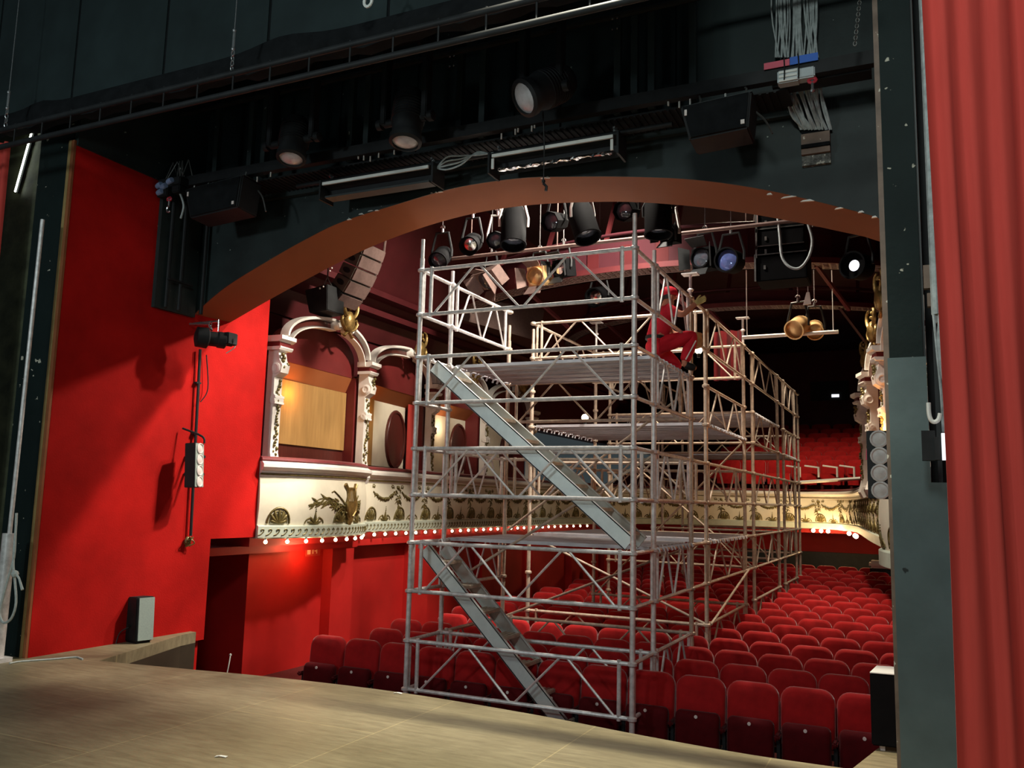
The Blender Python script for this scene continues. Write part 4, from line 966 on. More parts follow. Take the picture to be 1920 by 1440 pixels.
def stage_speaker(x0, x1, zt, zb, label, tilt=.0, flip=1):
    t = thing('stage_speaker', label, 'speaker', ((x0+x1)/2, 6.85, zb), 'speakers hung on the proscenium')
    w = x1-x0; b = MB(); P_ = [(x0, zt), (x1, zt+tilt), (x1-.05*w, zb+tilt*.8), (x0+.13*w, zb)]
    b.prism([(x, 6.70, z) for x, z in P_], (0, .30, -.02)); b.build('cabinet', MAT['blackm'], t, 30, bevel=.012)
    b = MB(); c = V((sum(x for x, z in P_)/4, 0, sum(z for x, z in P_)/4)); b.prism([(lerp(x, c.x, .08), 6.688, lerp(z, c.z, .08)) for x, z in P_], (0, .014, 0)); b.build('grille', MAT['blackcloth'], t, 0)
    b = MB(); b.cbox((x1-.12*w, 6.683, zb+tilt*.8+.05), (.03, .006, .035)); b.cbox((x0+.09*w, 6.683, zt-.07), (.02, .006, .05)); build_each(b, 'badge', MAT['disc'], t, 0)
    b = MB(); b.prism([(x0+.03, 6.72, zt+.001), (x1, 6.72, zt+tilt+.001), (x1, 6.95, zt+tilt+.001), (x0+.03, 6.95, zt+.001)], (0, 0, .008)); b.build('top_plate', MAT['greypaint'], t, 0)
    b = MB()
    for x, z in ((x0+.2*w, zt), (x1-.15*w, zt+tilt)): b.path([(x, 6.85, z-.01), (x+.02, 6.86, z+.1), (x, 6.9, 5.03)], .010)
    for x in (x1+.02,): b.path(smooth_pts([(x-.05, 6.95, zt-.02), (x+.04, 6.95, zt-.12), (x+.10, 6.95, zb+.05)], 5), .009)
    build_each(b, 'bracket', MAT['chain'], t)
    return t
stage_speaker(-7.25, -6.42, 4.90, 4.56, 'black wedge speaker hung on the left of the arched wall', .05)
stage_speaker(-1.72, -1.14, 4.86, 4.56, 'black wedge speaker hung on the right of the arched wall', .03)

# connector cluster with slings on the left
p = at(325, 345, 'Y', 6.8); t = thing('connector_box', 'pale blue cluster of cable connectors hung on slings at the left', 'connector box', p)
b = MB(); b.cbox(p, (.34, .14, .10)); b.cbox(p+V((-.08, -.02, -.10)), (.16, .12, .12)); b.cbox(p+V((.1, 0, -.08)), (.12, .12, .10)); b.build('box', MAT['blackm'], t, 30, bevel=.01)
b = MB(); 
for dx, dz in ((-.12, -.03), (-.05, -.05), (.04, .0), (-.10, -.11)): b.lathe([(.03, -.04), (.035, 0), (.03, .04)], Matrix.Translation(p+V((dx, -.085, dz))) @ frame_from((1, -.2, .2)), 10)
b.build('connector', mat('pale_blue_plug', (.22, .30, .48), .4), t, 40)
b = MB(); q_ = p+V((-.02, -.02, -.18)); b.path([q_+V((.03*math.cos(g), 0, .02*math.sin(g))) for g in [2*pi*i/10 for i in range(10)]], .012, 6, True); b.build('red_hook_block', MAT['redpl'], t)
b = MB(); b.tube(q_, q_+V((0, 0, -.08)), .012); b.path([q_+V((.025*math.cos(g), 0, -.12+.035*math.sin(g))) for g in [1.2+.5*i for i in range(10)]], .010); b.build('hook', MAT['steel'], t)
b = MB()
for dx, ex in ((-.14, -.07), (-.12, .04), (.05, -.06), (.10, -.02), (.12, .14)): b.path([p+V((dx, 0, .04)), p+V((lerp(dx, ex, .5)+.02, .05, .28)), V((p.x+ex, 6.95, 5.12))], .008)
b.build('sling', MAT['chain'], t)
b = MB(); b.path(smooth_pts([p+V((.1, 0, -.1)), p+V((.13, .05, -.25)), p+V((.10, .05, -.40))], 5), .012); b.build('dangling_cable', MAT['cable'], t)
b = MB()
for k, (x, y) in enumerate(((-7.70, 6.95), (-7.68, 7.12), (-7.6, 7.38))):
    b.tube((x+.03, y, 3.66), (x+.03, y, 4.95), .022)
b.cbox((-7.63, 7.1, 3.98), (.04, .36, .02)); tag(b.build('conduit', MAT['blackm']), 'black cable conduits running down the left end of the arched wall', 'conduit')

# distribution box with pink and blue tape, cable bundles and brown duct on the right
Yd = 6.95; p = at(1495, 138, 'Y', Yd)
t = thing('distribution_box', 'silver connector box with pink and blue tape at the upper right', 'connector box', p)
b = MB(); b.box((p.x-.20, Yd, p.z-.08), (p.x+.55, Yd+.16, p.z+.04)); b.build('bar', MAT['blackm'], t, 0)
b = MB(); b.cbox(p+V((-.06, -.05, -.05)), (.17, .10, .11)); b.cbox(p+V((.08, -.05, -.05)), (.13, .10, .09)); b.build('housing', mat('pale_grey_plastic', (.45, .50, .52), .4), t, 30, bevel=.01)
b = MB()
for k in range(3): b.cbox(p+V((-.06, -.104, -.02-.035*k)), (.14, .012, .018))
b.build('vent_rib', MAT['whitepaint'], t, 0)
e = math.radians(5)
b = MB(); b.cbox(p+V((-.145, -.11, .055)), (.20, .006, .055)); b.build('pink_tape', MAT['pink'], t, 0)
b = MB(); b.cbox(p+V((.065, -.11, .06)), (.215, .006, .065)); b.build('blue_tape', MAT['blue'], t, 0)
b = MB(); 
for x in (-.09, .02): b.path([p+V((x+.055*math.cos(g)*.1, -.115+.0, .01+.10*math.sin(g))) for g in [-1.4+.28*i for i in range(11)]], .006)
b.build('cable_tie', MAT['cabledark'], t)
b = MB(); q_ = p+V((.12, -.06, -.11)); b.path([q_+V((.03*math.cos(g), 0, .018*math.sin(g))) for g in [2*pi*i/10 for i in range(10)]], .013, 6, True); b.build('red_hook_block', MAT['redpl'], t)
b = MB(); b.tube(q_, q_+V((0, 0, -.07)), .012); b.ball(q_+V((0, 0, -.085)), .02, 8); b.build('hook', MAT['steel'], t)
b = MB(); random.seed(21)
for k in range(30):
    px = 1456+78*k/29+random.uniform(-3, 3); a = at(px, 108, 'Y', 7.36); c = V((a.x+random.uniform(-.04, .04), 7.38, 6.6)); mdl = a.lerp(c, .4)+V((random.uniform(-.05, .05), -.03, 0))
    b.path(smooth_pts([a, mdl, c], 4), random.uniform(.006, .011), 5)
tag(b.build('cable_bundle', MAT['cable']), 'thick bundle of grey cables rising above the taped connector box', 'cables')
b = MB()
for k in range(26):
    px = 1458+80*k/25; a = at(px, 158, 'Y', 7.3); c = at(1500+58*k/25+random.uniform(-5, 5), 243, 'Y', 7.40); mdl = a.lerp(c, .55)+V((random.uniform(-.06, .03), -.04, random.uniform(-.05, .03)))
    b.path(smooth_pts([a, mdl, c], 4), random.uniform(.006, .012), 5)
tag(b.build('cable_bundle', MAT['cable']), 'grey cables fanning down below the connector box into the wall duct', 'cables')
a, c = at(1503, 246, 'Y', 7.43), at(1558, 306, 'Y', 7.43); t = thing('cable_duct', 'small brown boxed cable duct opening in the black arched wall', 'duct', ((a.x+c.x)/2, 7.43, c.z))
b = MB(); b.box((a.x, 7.38, c.z+.09), (c.x, 7.46, a.z-.05)); b.build('brown_block', MAT['trimbrown'], t, 0)
b = MB(); b.box((a.x, 7.36, c.z+.14), (c.x, 7.45, c.z+.17)); b.box((a.x, 7.42, a.z-.05), (c.x, 7.46, a.z)); b.build('dark_recess', MAT['blackcloth'], t, 0)
b = MB(); b.box((a.x, 7.41, c.z), (c.x, 7.46, c.z+.085)); b.build('broken_plaster', mat('broken_plaster', (.10, .10, .09), .8, var=.8, scale=30, chips=('b0aca0', 25, .6)), t, 0)
for px, py, lb in ((1612, 30, 'dull chain hanging near the pillar at the upper right'),):
    a = at(px, 0, 'Y', 6.6); c = at(1603, 82, 'Y', 6.6); b = MB()
    for k in range(16):
        q_ = a.lerp(c, k/15); b.path([q_+V((.012*math.cos(g) if k % 2 else 0, 0 if k % 2 else .012*math.cos(g), .018*math.sin(g))) for g in [2*pi*i/8 for i in range(8)]], .004, 5, True)
    b.tube(a, a+V((0, 0, 2)), .006)
    tag(b.build('hoist_chain', MAT['chain']), lb, 'chain')

# ------------------------------------------------------------------ left wall fittings
def blinder(c, out, side, label, n=4, h=.50, w=.14, face='grille', lens='disc', mname='blackm'):
    """column of n round lamps in a slim box; c = centre of face, out = facing"""
    out = V(out).normalized(); M = Matrix.Translation(c) @ frame_from(out)
    t = thing('four_lamp_panel', label, 'lamp', c)
    b = MB(M); b.cbox((0, 0, -.07), (w, h, .13)); b.build('housing', MAT[mname], t, 30, bevel=.006)
    b = MB(M); b.cbox((0, 0, -.002), (w*.96, h*.98, .008)); b.build('face_plate', MAT[face], t, 0)
    for k in range(n):
        y = h*(-.5+(k+.5)/n)
        b = MB(M); b.lathe([(w*.36, .002), (w*.36, .012), (w*.30, .016), (w*.26, .008)], Matrix.Translation((0, y, 0)), 16)
        b.lathe([(w*.27, .006), (w*.16, .012), (0, .014)], Matrix.Translation((0, y, 0)), 16); b.build('lamp_lens', MAT[lens], t, 50)
    return t, M
c = at(374, 872, 'X', -7.42); t, M = blinder(c, (.97, .22, .06), 1, 'grey-green panel of four round lamps bracketed to the red wall', face='grille', w=.17)
b = MB(); b.tube(c+V((-.05, .12, .1)), (-7.74, c.y+.1, c.z+.1), .018); b.tube(c+V((-.05, .12, -.1)), (-7.74, c.y+.1, c.z-.1), .018); b.path(smooth_pts([c+V((-.02, .07, .25)), c+V((-.05, .06, .33)), (-7.70, c.y-.02, c.z+.42)], 5), .012); b.build('wall_bracket', MAT['blackm'], t)
a, d = at(376, 655, 'X', -7.70), at(352, 1005, 'X', -7.70); b = MB(); b.tube((-7.705, a.y, a.z), (-7.705, d.y+.05, d.z), .017, 8)
b.path(smooth_pts([(-7.70, a.y+.1, a.z-.05), (-7.69, a.y+.15, a.z-.45), (-7.70, a.y+.06, a.z-.62)], 6), .007)
for z in (a.z-.4, a.z-1.0): b.cbox((-7.72, lerp(a.y, d.y+.05, (a.z-z)/(a.z-d.z)), z), (.05, .07, .02))
tag(b.build('wall_conduit', MAT['blackm']), 'thin black conduit running down the red wall to the four-lamp panel', 'conduit')
p = at(352, 1015, 'X', -7.715); b = MB(); b.ball(p, .045, 8, (.7, 1, 1.3)); random.seed(2)
for k in range(6): b.path(smooth_pts([p+V((.02, random.uniform(-.03, .03), .03)), p+V((.05, random.uniform(-.06, .06), random.uniform(-.03, .08))), p+V((.0, random.uniform(-.04, .04), -.06))], 4), .007, 5)
b.tube(p, p+V((.0, -.04, -.02)), .02); tag(b.build('cable_knot', MAT['bronze']), 'knot of cable ends on the red wall below the conduit', 'cable')
p = at(402, 636, 'X', -7.35); t = thing('wall_projector', 'black double-barrelled projector hung high on the red wall by the arch', 'projector', p)
b = MB(Matrix.Translation(p) @ frame_from((.55, .83, -.03))); b.lathe([(.05, -.22), (.115, -.20), (.12, -.08), (.085, -.06), (.085, .03), (.095, .04), (.095, .12), (.06, .14), (.06, .20), (.045, .21)], None, 18); b.build('barrel', MAT['blackm'], t, 40)
b = MB(); b.cbox(p+V((.10, .14, .02)), (.10, .16, .14)); b.build('gear_box', MAT['blackm'], t, 30, bevel=.01)
b = MB(); b.path([p+V((-.03, -.02, .10)), p+V((-.08, -.02, .18)), (-7.73, p.y-.02, p.z+.2)], .014); b.tube(p+V((.0, .05, .10)), p+V((.0, .05, .24)), .01); b.tube(p+V((-.02, .05, .22)), (-7.73, p.y+.05, p.z+.22), .014); b.path([p+V((-.05+.022*math.cos(g), -.03, .17+.04*math.sin(g))) for g in [2*pi*i/10 for i in range(10)]], .006, 5, True); b.build('bracket', MAT['steel'], t)
b = MB(); b.path(smooth_pts([p+V((.12, .2, .06)), p+V((.13, .2, -.06)), p+V((.04, .16, -.14))], 5), .006); b.build('cable', MAT['disc'], t)
# speaker standing on the narrow stage ledge by the wall
p = at(268, 1204, 'X', -7.55); p = V((-7.55, p.y, 0)); t = thing('floor_speaker', 'black speaker with grey-green grille standing at the foot of the red wall', 'speaker', p)
M = Matrix.Translation(p) @ Matrix.Rotation(1.35, 4, 'Z') @ Matrix.Rotation(-.06, 4, 'X')
b = MB(M); b.cbox((0, .09, .25), (.20, .22, .46)); b.build('cabinet', MAT['blackm'], t, 30, bevel=.01)
b = MB(M); b.cbox((.01, -.025, .25), (.17, .014, .44)); b.build('grille', MAT['grille'], t, 0)
b = MB(M); b.cbox((0, .09, .012), (.16, .18, .024)); b.tube((-.1, .08, .18), (-.135, .08, .19), .012); b.build('foot', MAT['blackm'], t)
b = MB(); b.path(smooth_pts([p+V((-.10, -.06, .18)), p+V((-.16, -.16, .12)), p+V((-.17, -.2, .006))], 5), .006); tag(b.build('speaker_cable', MAT['cabledark']), 'black cable drooping from the floor speaker on the left', 'cable')
b = MB(); pts = [at(x, y, 'Z', .008) for x, y in ((18, 1244), (40, 1240), (95, 1236), (140, 1232), (150, 1234), (155, 1236))]; b.path(smooth_pts(pts, 5), .008)
tag(b.build('stage_cable', MAT['rope']), 'pale cable lying on the stage at the foot of the gold-edged frame', 'cable')
for (px, py, a, lb) in ((414, 1419, .4, 'small white scrap of paper on the stage boards'), (746, 1300, .2, 'small white tape scrap at the stage lip by the scaffold')):
    p = at(px, py, 'Z', .003); b = MB(); c_, s_ = math.cos(a), math.sin(a)
    b.prism([p+V((u*c_-v*s_, u*s_+v*c_, w_)) for u, v, w_ in ((-.035, -.012, 0), (-.01, -.004, .004), (.035, -.014, 0), (.04, .012, 0), (.0, .006, .006), (-.032, .014, 0))], (0, 0, .003)); tag(b.build('paper_scrap', MAT['whitepaint'], None, 0), lb, 'paper')
# EXIT-type sign plate under the box
p = at(583, 1034, 'X', -8.37); t = thing('wall_sign', 'small red sign with pale print on the lit red wall under the box', 'sign', p)
b = MB(); b.box((-8.379, p.y-.12, p.z-.07), (-8.365, p.y+.22, p.z+.07)); b.build('plate', MAT['signred'], t, 0)
b = MB(); b.box((-8.366, p.y-.09, p.z-.04), (-8.361, p.y-.02, p.z+.045))
b.box((-8.366, p.y+.03, p.z-.035), (-8.361, p.y+.05, p.z+.045)); b.box((-8.366, p.y+.05, p.z+.03), (-8.361, p.y+.09, p.z+.045)); b.box((-8.366, p.y+.12, p.z-.035), (-8.361, p.y+.14, p.z+.045)); b.box((-8.366, p.y+.08, p.z-.003), (-8.361, p.y+.12, p.z+.012)); b.build('print', MAT['signpale'], t, 0)
p = at(432, 1228, 'X', -8.3); b = MB(); b.path(smooth_pts([(p.x, p.y, p.z), (p.x+.02, p.y-.04, p.z-.12), (p.x, p.y-.08, FZ)], 5), .008); b.ball(p, .02, 6); tag(b.build('floor_cable', MAT['rope']), 'thin pale cable rising beside the dark doorway under the balcony', 'cable')
# backstage left: steel pole, looped rope, lit tube, curtain edge
a, c = at(80, 412, 'Y', 5.45), at(18, 1000, 'Y', 5.45); b = MB(); b.tube((a.x, 5.45, a.z), (a.x, 5.45, 0), .020, 10)
b = MB(); b.tube(a, V((c.x, 5.45, c.z)), .020, 10); b.tube(V((c.x, 5.45, c.z)), V((c.x-.01, 5.45, 0)), .06, 10); b.cbox((c.x, 5.45, .02), (.18, .18, .04)); tag(b.build('steel_pole', MAT['galv']), 'grey steel pole standing at the far left beside the frame', 'pole')
b = MB(); pts = [at(x, y, 'Y', 5.40) for x, y in ((30, 985), (29, 1000), (26, 1045), (14, 1090), (2, 1135), (0, 1155), (8, 1168), (22, 1158), (30, 1130), (28, 1090), (25, 1060), (27, 1020), (29, 1000))]; b.path(smooth_pts(pts, 4), .012, 6)
b.ball(at(28, 1076, 'Y', 5.38), .035, 8); b.path([at(28, 1072, 'Y', 5.38), at(36, 1085, 'Y', 5.38), at(42, 1106, 'Y', 5.38)], [.012, .01, .014]); b.tube(at(31, 962, 'Y', 5.42), at(30, 985, 'Y', 5.42), .012); tag(b.build('rope_loop', MAT['rope']), 'pale looped rope with a white clip hanging at the far left', 'rope')
a, c = at(62, 238, 'Y', 5.70), at(28, 360, 'Y', 5.70); t = thing('tube_lamp', 'slim lit tube lamp glowing on the brick behind the left frame', 'lamp', c)
b = MB(); b.tube(a, c, .009, 8); b.build('tube', MAT['tube'], t); b = MB(); b.tube(a+V((.0, .03, 0)), c+V((0, .03, 0)), .018, 6); b.build('holder', MAT['blackm'], t)
def pleats(x0, x1, y, z0, z1, n, amp, slant, name, m, label, seed=1):
    random.seed(seed); ph = [random.uniform(-.6, .6) for _ in range(n+2)]; am = [random.uniform(.5, 1.3) for _ in range(n+2)]; N_ = n*10; nz = 14
    def f(i, j, d):
        u = i/N_; v = j/nz; k = u*n; q_ = int(k); fr_ = k-q_
        a = lerp(am[q_], am[q_+1], fr_); g = 2*pi*k+lerp(ph[q_], ph[q_+1], fr_)
        return V((lerp(x0, x1, u)+slant*(1-v)*u+.012*math.sin(5*v+q_), y+amp*a*math.sin(g)*(.75+.25*math.sin(3*v+q_))+d+.25*u, lerp(z0, z1, v)))
    b = MB(); b.slab([[f(i, j, 0) for j in range(nz+1)] for i in range(N_+1)], [[f(i, j, .02) for j in range(nz+1)] for i in range(N_+1)])
    return tag(b.build(name, MAT[m], None, 80), label, 'curtain')
pleats(.085, 1.25, 4.6, 0.0, 4.9, 10, .03, .07, 'stage_curtain', 'curtain', 'tall pleated red curtain gathered at the right edge', 4)
pleats(-8.95, -8.33, 5.15, 0.0, 5.1, 5, .04, 0, 'stage_curtain', 'curtain', 'dark sliver of red curtain at the far left edge', 7)
# right side: fittings in the gap between pillar and curtain
b = MB(); a, c = at(1756, 486, 'Y', 5.70), at(1762, 606, 'Y', 5.70); b.tube(a, c, .028, 10); tag(b.build('white_tube', MAT['whitepaint']), 'short white tube in the gap between pillar and red curtain', 'tube')
b = MB(); pts = [at(x, y, 'Y', 5.35) for x, y in ((1741, 755), (1742, 775), (1746, 788), (1753, 791), (1760, 786), (1763, 775))]; b.path(smooth_pts(pts, 5), .012, 8); tag(b.build('white_hook', MAT['whitepaint']), 'white curved hook on the side of the right pillar', 'hook')
a, c = at(1765, 812, 'Y', 5.3), at(1784, 862, 'Y', 5.3); t = thing('white_box', 'small white box beside the pillar, against the curtain edge', 'box', (a.x, 5.3, c.z)); b = MB(); b.box((a.x, 5.3, c.z), (c.x+.02, 5.36, a.z)); b.build('case', MAT['hotlens'], t, 0); b = MB(); b.box((a.x-.035, 5.31, c.z), (a.x-.01, 5.36, a.z-.02)); b.box((a.x-.10, 5.36, c.z), (a.x-.03, 5.45, a.z+.02)); b.build('back_box', MAT['blackm'], t, 0)  # case uses the glowing lens material
random.seed(6); b = MB()
for k in range(9):
    x = 1742+random.uniform(0, 30); pts = [at(x, 590, 'Y', 5.45), at(x+random.uniform(-6, 10), 660, 'Y', 5.42), at(x+random.uniform(0, 20), 740, 'Y', 5.42), at(min(1782, x+random.uniform(10, 30)), 810, 'Y', 5.45)]; b.path(smooth_pts(pts, 4), random.uniform(.005, .011), 6)
b.tube(at(1757, 590, 'Y', 5.5), V((at(1757, 590, 'Y', 5.5).x, 5.5, 5.2)), .03); tag(b.build('hanging_cables', MAT['cable']), 'tangle of grey cables hanging behind the right pillar edge', 'cables')
b = MB(); a = at(1742, 520, 'Y', 5.56); b.cbox((a.x, 5.56, a.z), (.06, .05, .14)); b.cbox((a.x, 5.56, a.z-.14), (.03, .05, .08)); tag(b.build('junction_box', MAT['trimbrown'], None, 30), 'small grey-brown junction plate on the pillar edge', 'box')
# four-lamp panel and speaker on the right, partly behind the pillar
c = at(1650, 871, 'Y', 6.5); t, M = blinder(c, (-.12, -1, 0), 1, 'black panel of four round lamps half hidden by the right pillar', h=.47, w=.17, face='blackm', lens='lampface'); b = MB(); b.tube(c+V((.03, .12, 0)), (XR+.02, c.y+.14, c.z), .02); b.build('wall_bracket', MAT['blackm'], t)
p = V((-.27, 6.62, 0)); t = thing('side_speaker', 'black speaker with bright top standing by the right pillar', 'speaker', p)
M = Matrix.Translation(p) @ Matrix.Rotation(.10, 4, 'Z'); b = MB(M); b.prism([(-.12, -.10, .035), (.12, -.10, .035), (.10, .20, .035), (-.06, .20, .035)], (0, 0, .465)); b.build('cabinet', MAT['can'], t, 30, bevel=.008)
b = MB(M); b.prism([(-.118, -.098, .502), (.118, -.098, .502), (.098, .198, .502), (-.058, .198, .502)], (0, 0, .006)); b.build('painted_lit_top', MAT['whitepaint'], t, 0, 'top board painted pale for the house light on it')  # white colour carries the house light falling on the speaker top
b = MB(M); b.cbox((-.05, 0, .018), (.03, .12, .035)); b.cbox((.07, 0, .018), (.03, .12, .035)); b.build('foot', MAT['whitepaint'], t, 0)

# ------------------------------------------------------------------ auditorium lighting rig
b = MB(); 
yp = 10.3; a = at(830, 487, 'Y', yp); zp = a.z
b.tube((-5.9, yp, zp), (-.4, yp, zp), .024, 10)
for x in (-5.6, -4.3, -3.0, -1.7): b.tube((x, yp, zp), (x, yp, 7.2), .008, 6)
tag(b.build('auditorium_lighting_bar', MAT['perf']), 'long lighting bar hung across the auditorium just behind the arch', 'lighting bar')
def spot(px, py, Y, aim, r, L, label, kind='par', lensm='lens', bodym='can', top='blackm', lr=.88, hang=None, up=.22):
    p = at(px, py, 'Y', Y); t = thing('spotlight', label, 'stage light', p, 'spotlights in the auditorium rig'); M = Matrix.Translation(p) @ frame_from(aim)
    b = MB(M)
    if kind == 'par': b.lathe([(r*.45, -L*.55), (r*.8, -L*.48), (r, -L*.25), (r, L*.45), (r*1.06, L*.46), (r*1.06, L*.5), (r*.93, L*.5), (r*.90, L*.30)], None, 20)
    elif kind == 'oct': b.lathe([(r*.5, -L*.5), (r*.85, -L*.4), (r, -L*.2), (r*1.05, L*.5), (r*.95, L*.5), (r*.9, L*.2)], None, 8)
    elif kind == 'fresnel':
        b.cbox((0, 0, -L*.1), (r*1.9, r*2.0, L*.8)); b.lathe([(r*.95, L*.28), (r*.95, L*.45), (r*.82, L*.45), (r*.8, L*.32)], None, 20)
    elif kind == 'flood': b.prism([(-r*1.4, -L*.5, -L*.4), (r*1.4, -L*.5, -L*.4), (r*1.7, L*.5, -L*.2), (-r*1.7, L*.5, -L*.2)], (0, 0, L*.6))
    b.build('body', MAT[bodym], t, 35)
    b = MB(M); zl = L*.32 if kind != 'flood' else L*.41
    b.lathe([(r*lr, zl), (r*lr*.6, zl+r*.16*lr), (0, zl+r*.22*lr)], None, 20 if kind != 'oct' else 8); b.build('lens', MAT[lensm], t, 60)
    # yoke and hanging clamp
    x = M.to_3x3() @ V((1, 0, 0)); x.z = 0; x = x.normalized(); h = p+V((0, 0, up+r)); b = MB()
    b.path([p+x*(r*1.12), p+x*(r*1.15)+V((0, 0, r*.7)), h+x*(r*.7), h-x*(r*.7), p-x*(r*1.15)+V((0, 0, r*.7)), p-x*(r*1.12)], [.018]*6, 6); b.build('yoke', MAT[top], t, 40)
    b = MB(); b.tube(h, h+V((0, 0, .06)), .022); top_z = hang if hang else 7.2
    b.path([h+V((.03*math.cos(g), 0, .075+.03*math.sin(g))) for g in [-.5+.45*i for i in range(9)]], .010); b.tube(h+V((0, 0, .06)), V((h.x, h.y, top_z)), .008, 6); b.build('clamp', MAT['steel'], t)
    if kind in ('fresnel', 'flood'):
        b = MB(M)
        for s_, ax in ((-1, 0), (1, 0), (-1, 1), (1, 1)):
            w = r*1.1 if ax == 0 else r*.95
            c0 = V((s_*r*1.0, 0, L*.42)) if ax == 0 else V((0, s_*r*1.02, L*.42)); d = V((s_*.5, 0, .87)) if ax == 0 else V((0, s_*.6, .8)); sd = V((0, 1, 0)) if ax == 0 else V((1, 0, 0))
            q0, q1 = c0-sd*w*.8, c0+sd*w*.8; b.prism([q0, q1, q1+d*(r*1.2)+sd*r*.2, q0+d*(r*1.2)-sd*r*.2], d.cross(sd)*.008)
        b.build('barn_doors', MAT['blackm' if bodym == 'can' else 'perf'], t, 0)
    return t
sp = spot
sp(885, 456, 9.9, (.15, -.85, -.5), .125, .34, 'scoop lamp with crumpled silver foil over its lens, left under the arch', lensm='mirror')
sp(932, 450, 9.9, (.25, -.85, -.3), .115, .34, 'small eight-sided lamp beside the large black can', 'oct', top='whitepaint')
sp(963, 425, 9.6, (.12, -.25, -.95), .16, .56, 'large black can lamp with white yoke pointing straight down', top='whitepaint')
sp(1043, 416, 9.8, (-.15, -.9, -.25), .125, .34, 'eight-sided lamp with pale rim, left of the tilted can', 'oct')
sp(1092, 412, 9.6, (.35, -.2, -.9), .16, .56, 'large black can lamp tilted to the right under the arch', top='whitepaint')
sp(1178, 396, 9.7, (-.1, -.9, -.25), .125, .34, 'eight-sided lamp left of the tall scaffold post top', 'oct', up=.1)
sp(1234, 404, 9.6, (.05, -.12, -1), .16, .5, 'black can lamp hanging straight down right of the tall scaffold post', up=.1)
sp(1256, 440, 10.0, (-.1, -.95, -.12), .105, .26, 'square lamp with white front frame right of the tall scaffold post', 'fresnel', top='whitepaint')
sp(828, 482, 10.2, (.1, -.8, -.6), .13, .34, 'dark can lamp at the left end of the lighting bar')
sp(1322, 486, 11.6, (-.25, -.95, -.1), .15, .36, 'dark square lamp with reddish lens, left of the blue-lens lamp', 'fresnel')
sp(1371, 490, 11.4, (-.2, -.95, -.1), .16, .36, 'dark lamp with a blue lens beside the speaker stack', 'par', lensm='bluelens')
sp(1610, 500, 10.5, (-.45, -.9, -.05), .155, .30, 'round ringed lamp with glowing white lens near the pillar', 'par', lensm='hotlens', lr=.42)
sp(920, 520, 11.4, (-.3, -.6, -.6), .16, .30, 'flood lamp with pale barn doors behind the top guard rail', 'flood', bodym='perf')
sp(1011, 518, 11.5, (-.1, -.95, -.25), .145, .34, 'brass-toned lamp with barn doors behind the top guard rail', 'fresnel', lensm='warmlamp', bodym='warmlamp')
sp(1056, 503, 11.6, (-.25, -.95, -.2), .13, .30, 'round fresnel lamp with a pale lens right of the brass-toned lamp', 'fresnel', lensm='mirror')
sp(1123, 556, 13.2, (-.2, -.95, -.3), .16, .36, 'white-spattered lamp low behind the top guard rail', 'par', lensm='mirror', hang=6.6)
sp(1497, 612, 13.0, (-.3, -.9, -.5), .14, .34, 'brass-coloured lamp on the thin bar, left of a pair', 'par', lensm='warmlamp', bodym='warmlamp')
sp(1528, 617, 13.2, (.1, -.9, -.5), .12, .30, 'brass-coloured lamp on the thin bar, right of a pair', 'par', lensm='warmlamp', bodym='warmlamp')
a, c = at(1392, 633, 'Y', 13.0), at(1572, 622, 'Y', 13.0); b = MB(); b.tube(a, c, .028, 10)
for f in (.05, .95): q_ = a.lerp(c, f); b.tube(q_, V((q_.x, q_.y, 7.2)), .008, 6)
tag(b.build('side_lighting_bar', MAT['whitepaint']), 'short pale lighting bar carrying the two brass-coloured lamps', 'lighting bar')
b = MB(); a = at(1512, 548, 'Y', 12.4); b.prism([a, a+V((.04, 0, -.0)), a+V((.06, 0, -.17)), a+V((-.05, 0, -.18))], (0, .02, 0)); b.tube(a+V((.02, .01, -.02)), V((a.x+.02, a.y+.01, 7.2)), .006, 6); tag(b.build('pale_flap', MAT['disc'], None, 0), 'small pale cone-shaped flap hanging below the speaker stack', 'flap')

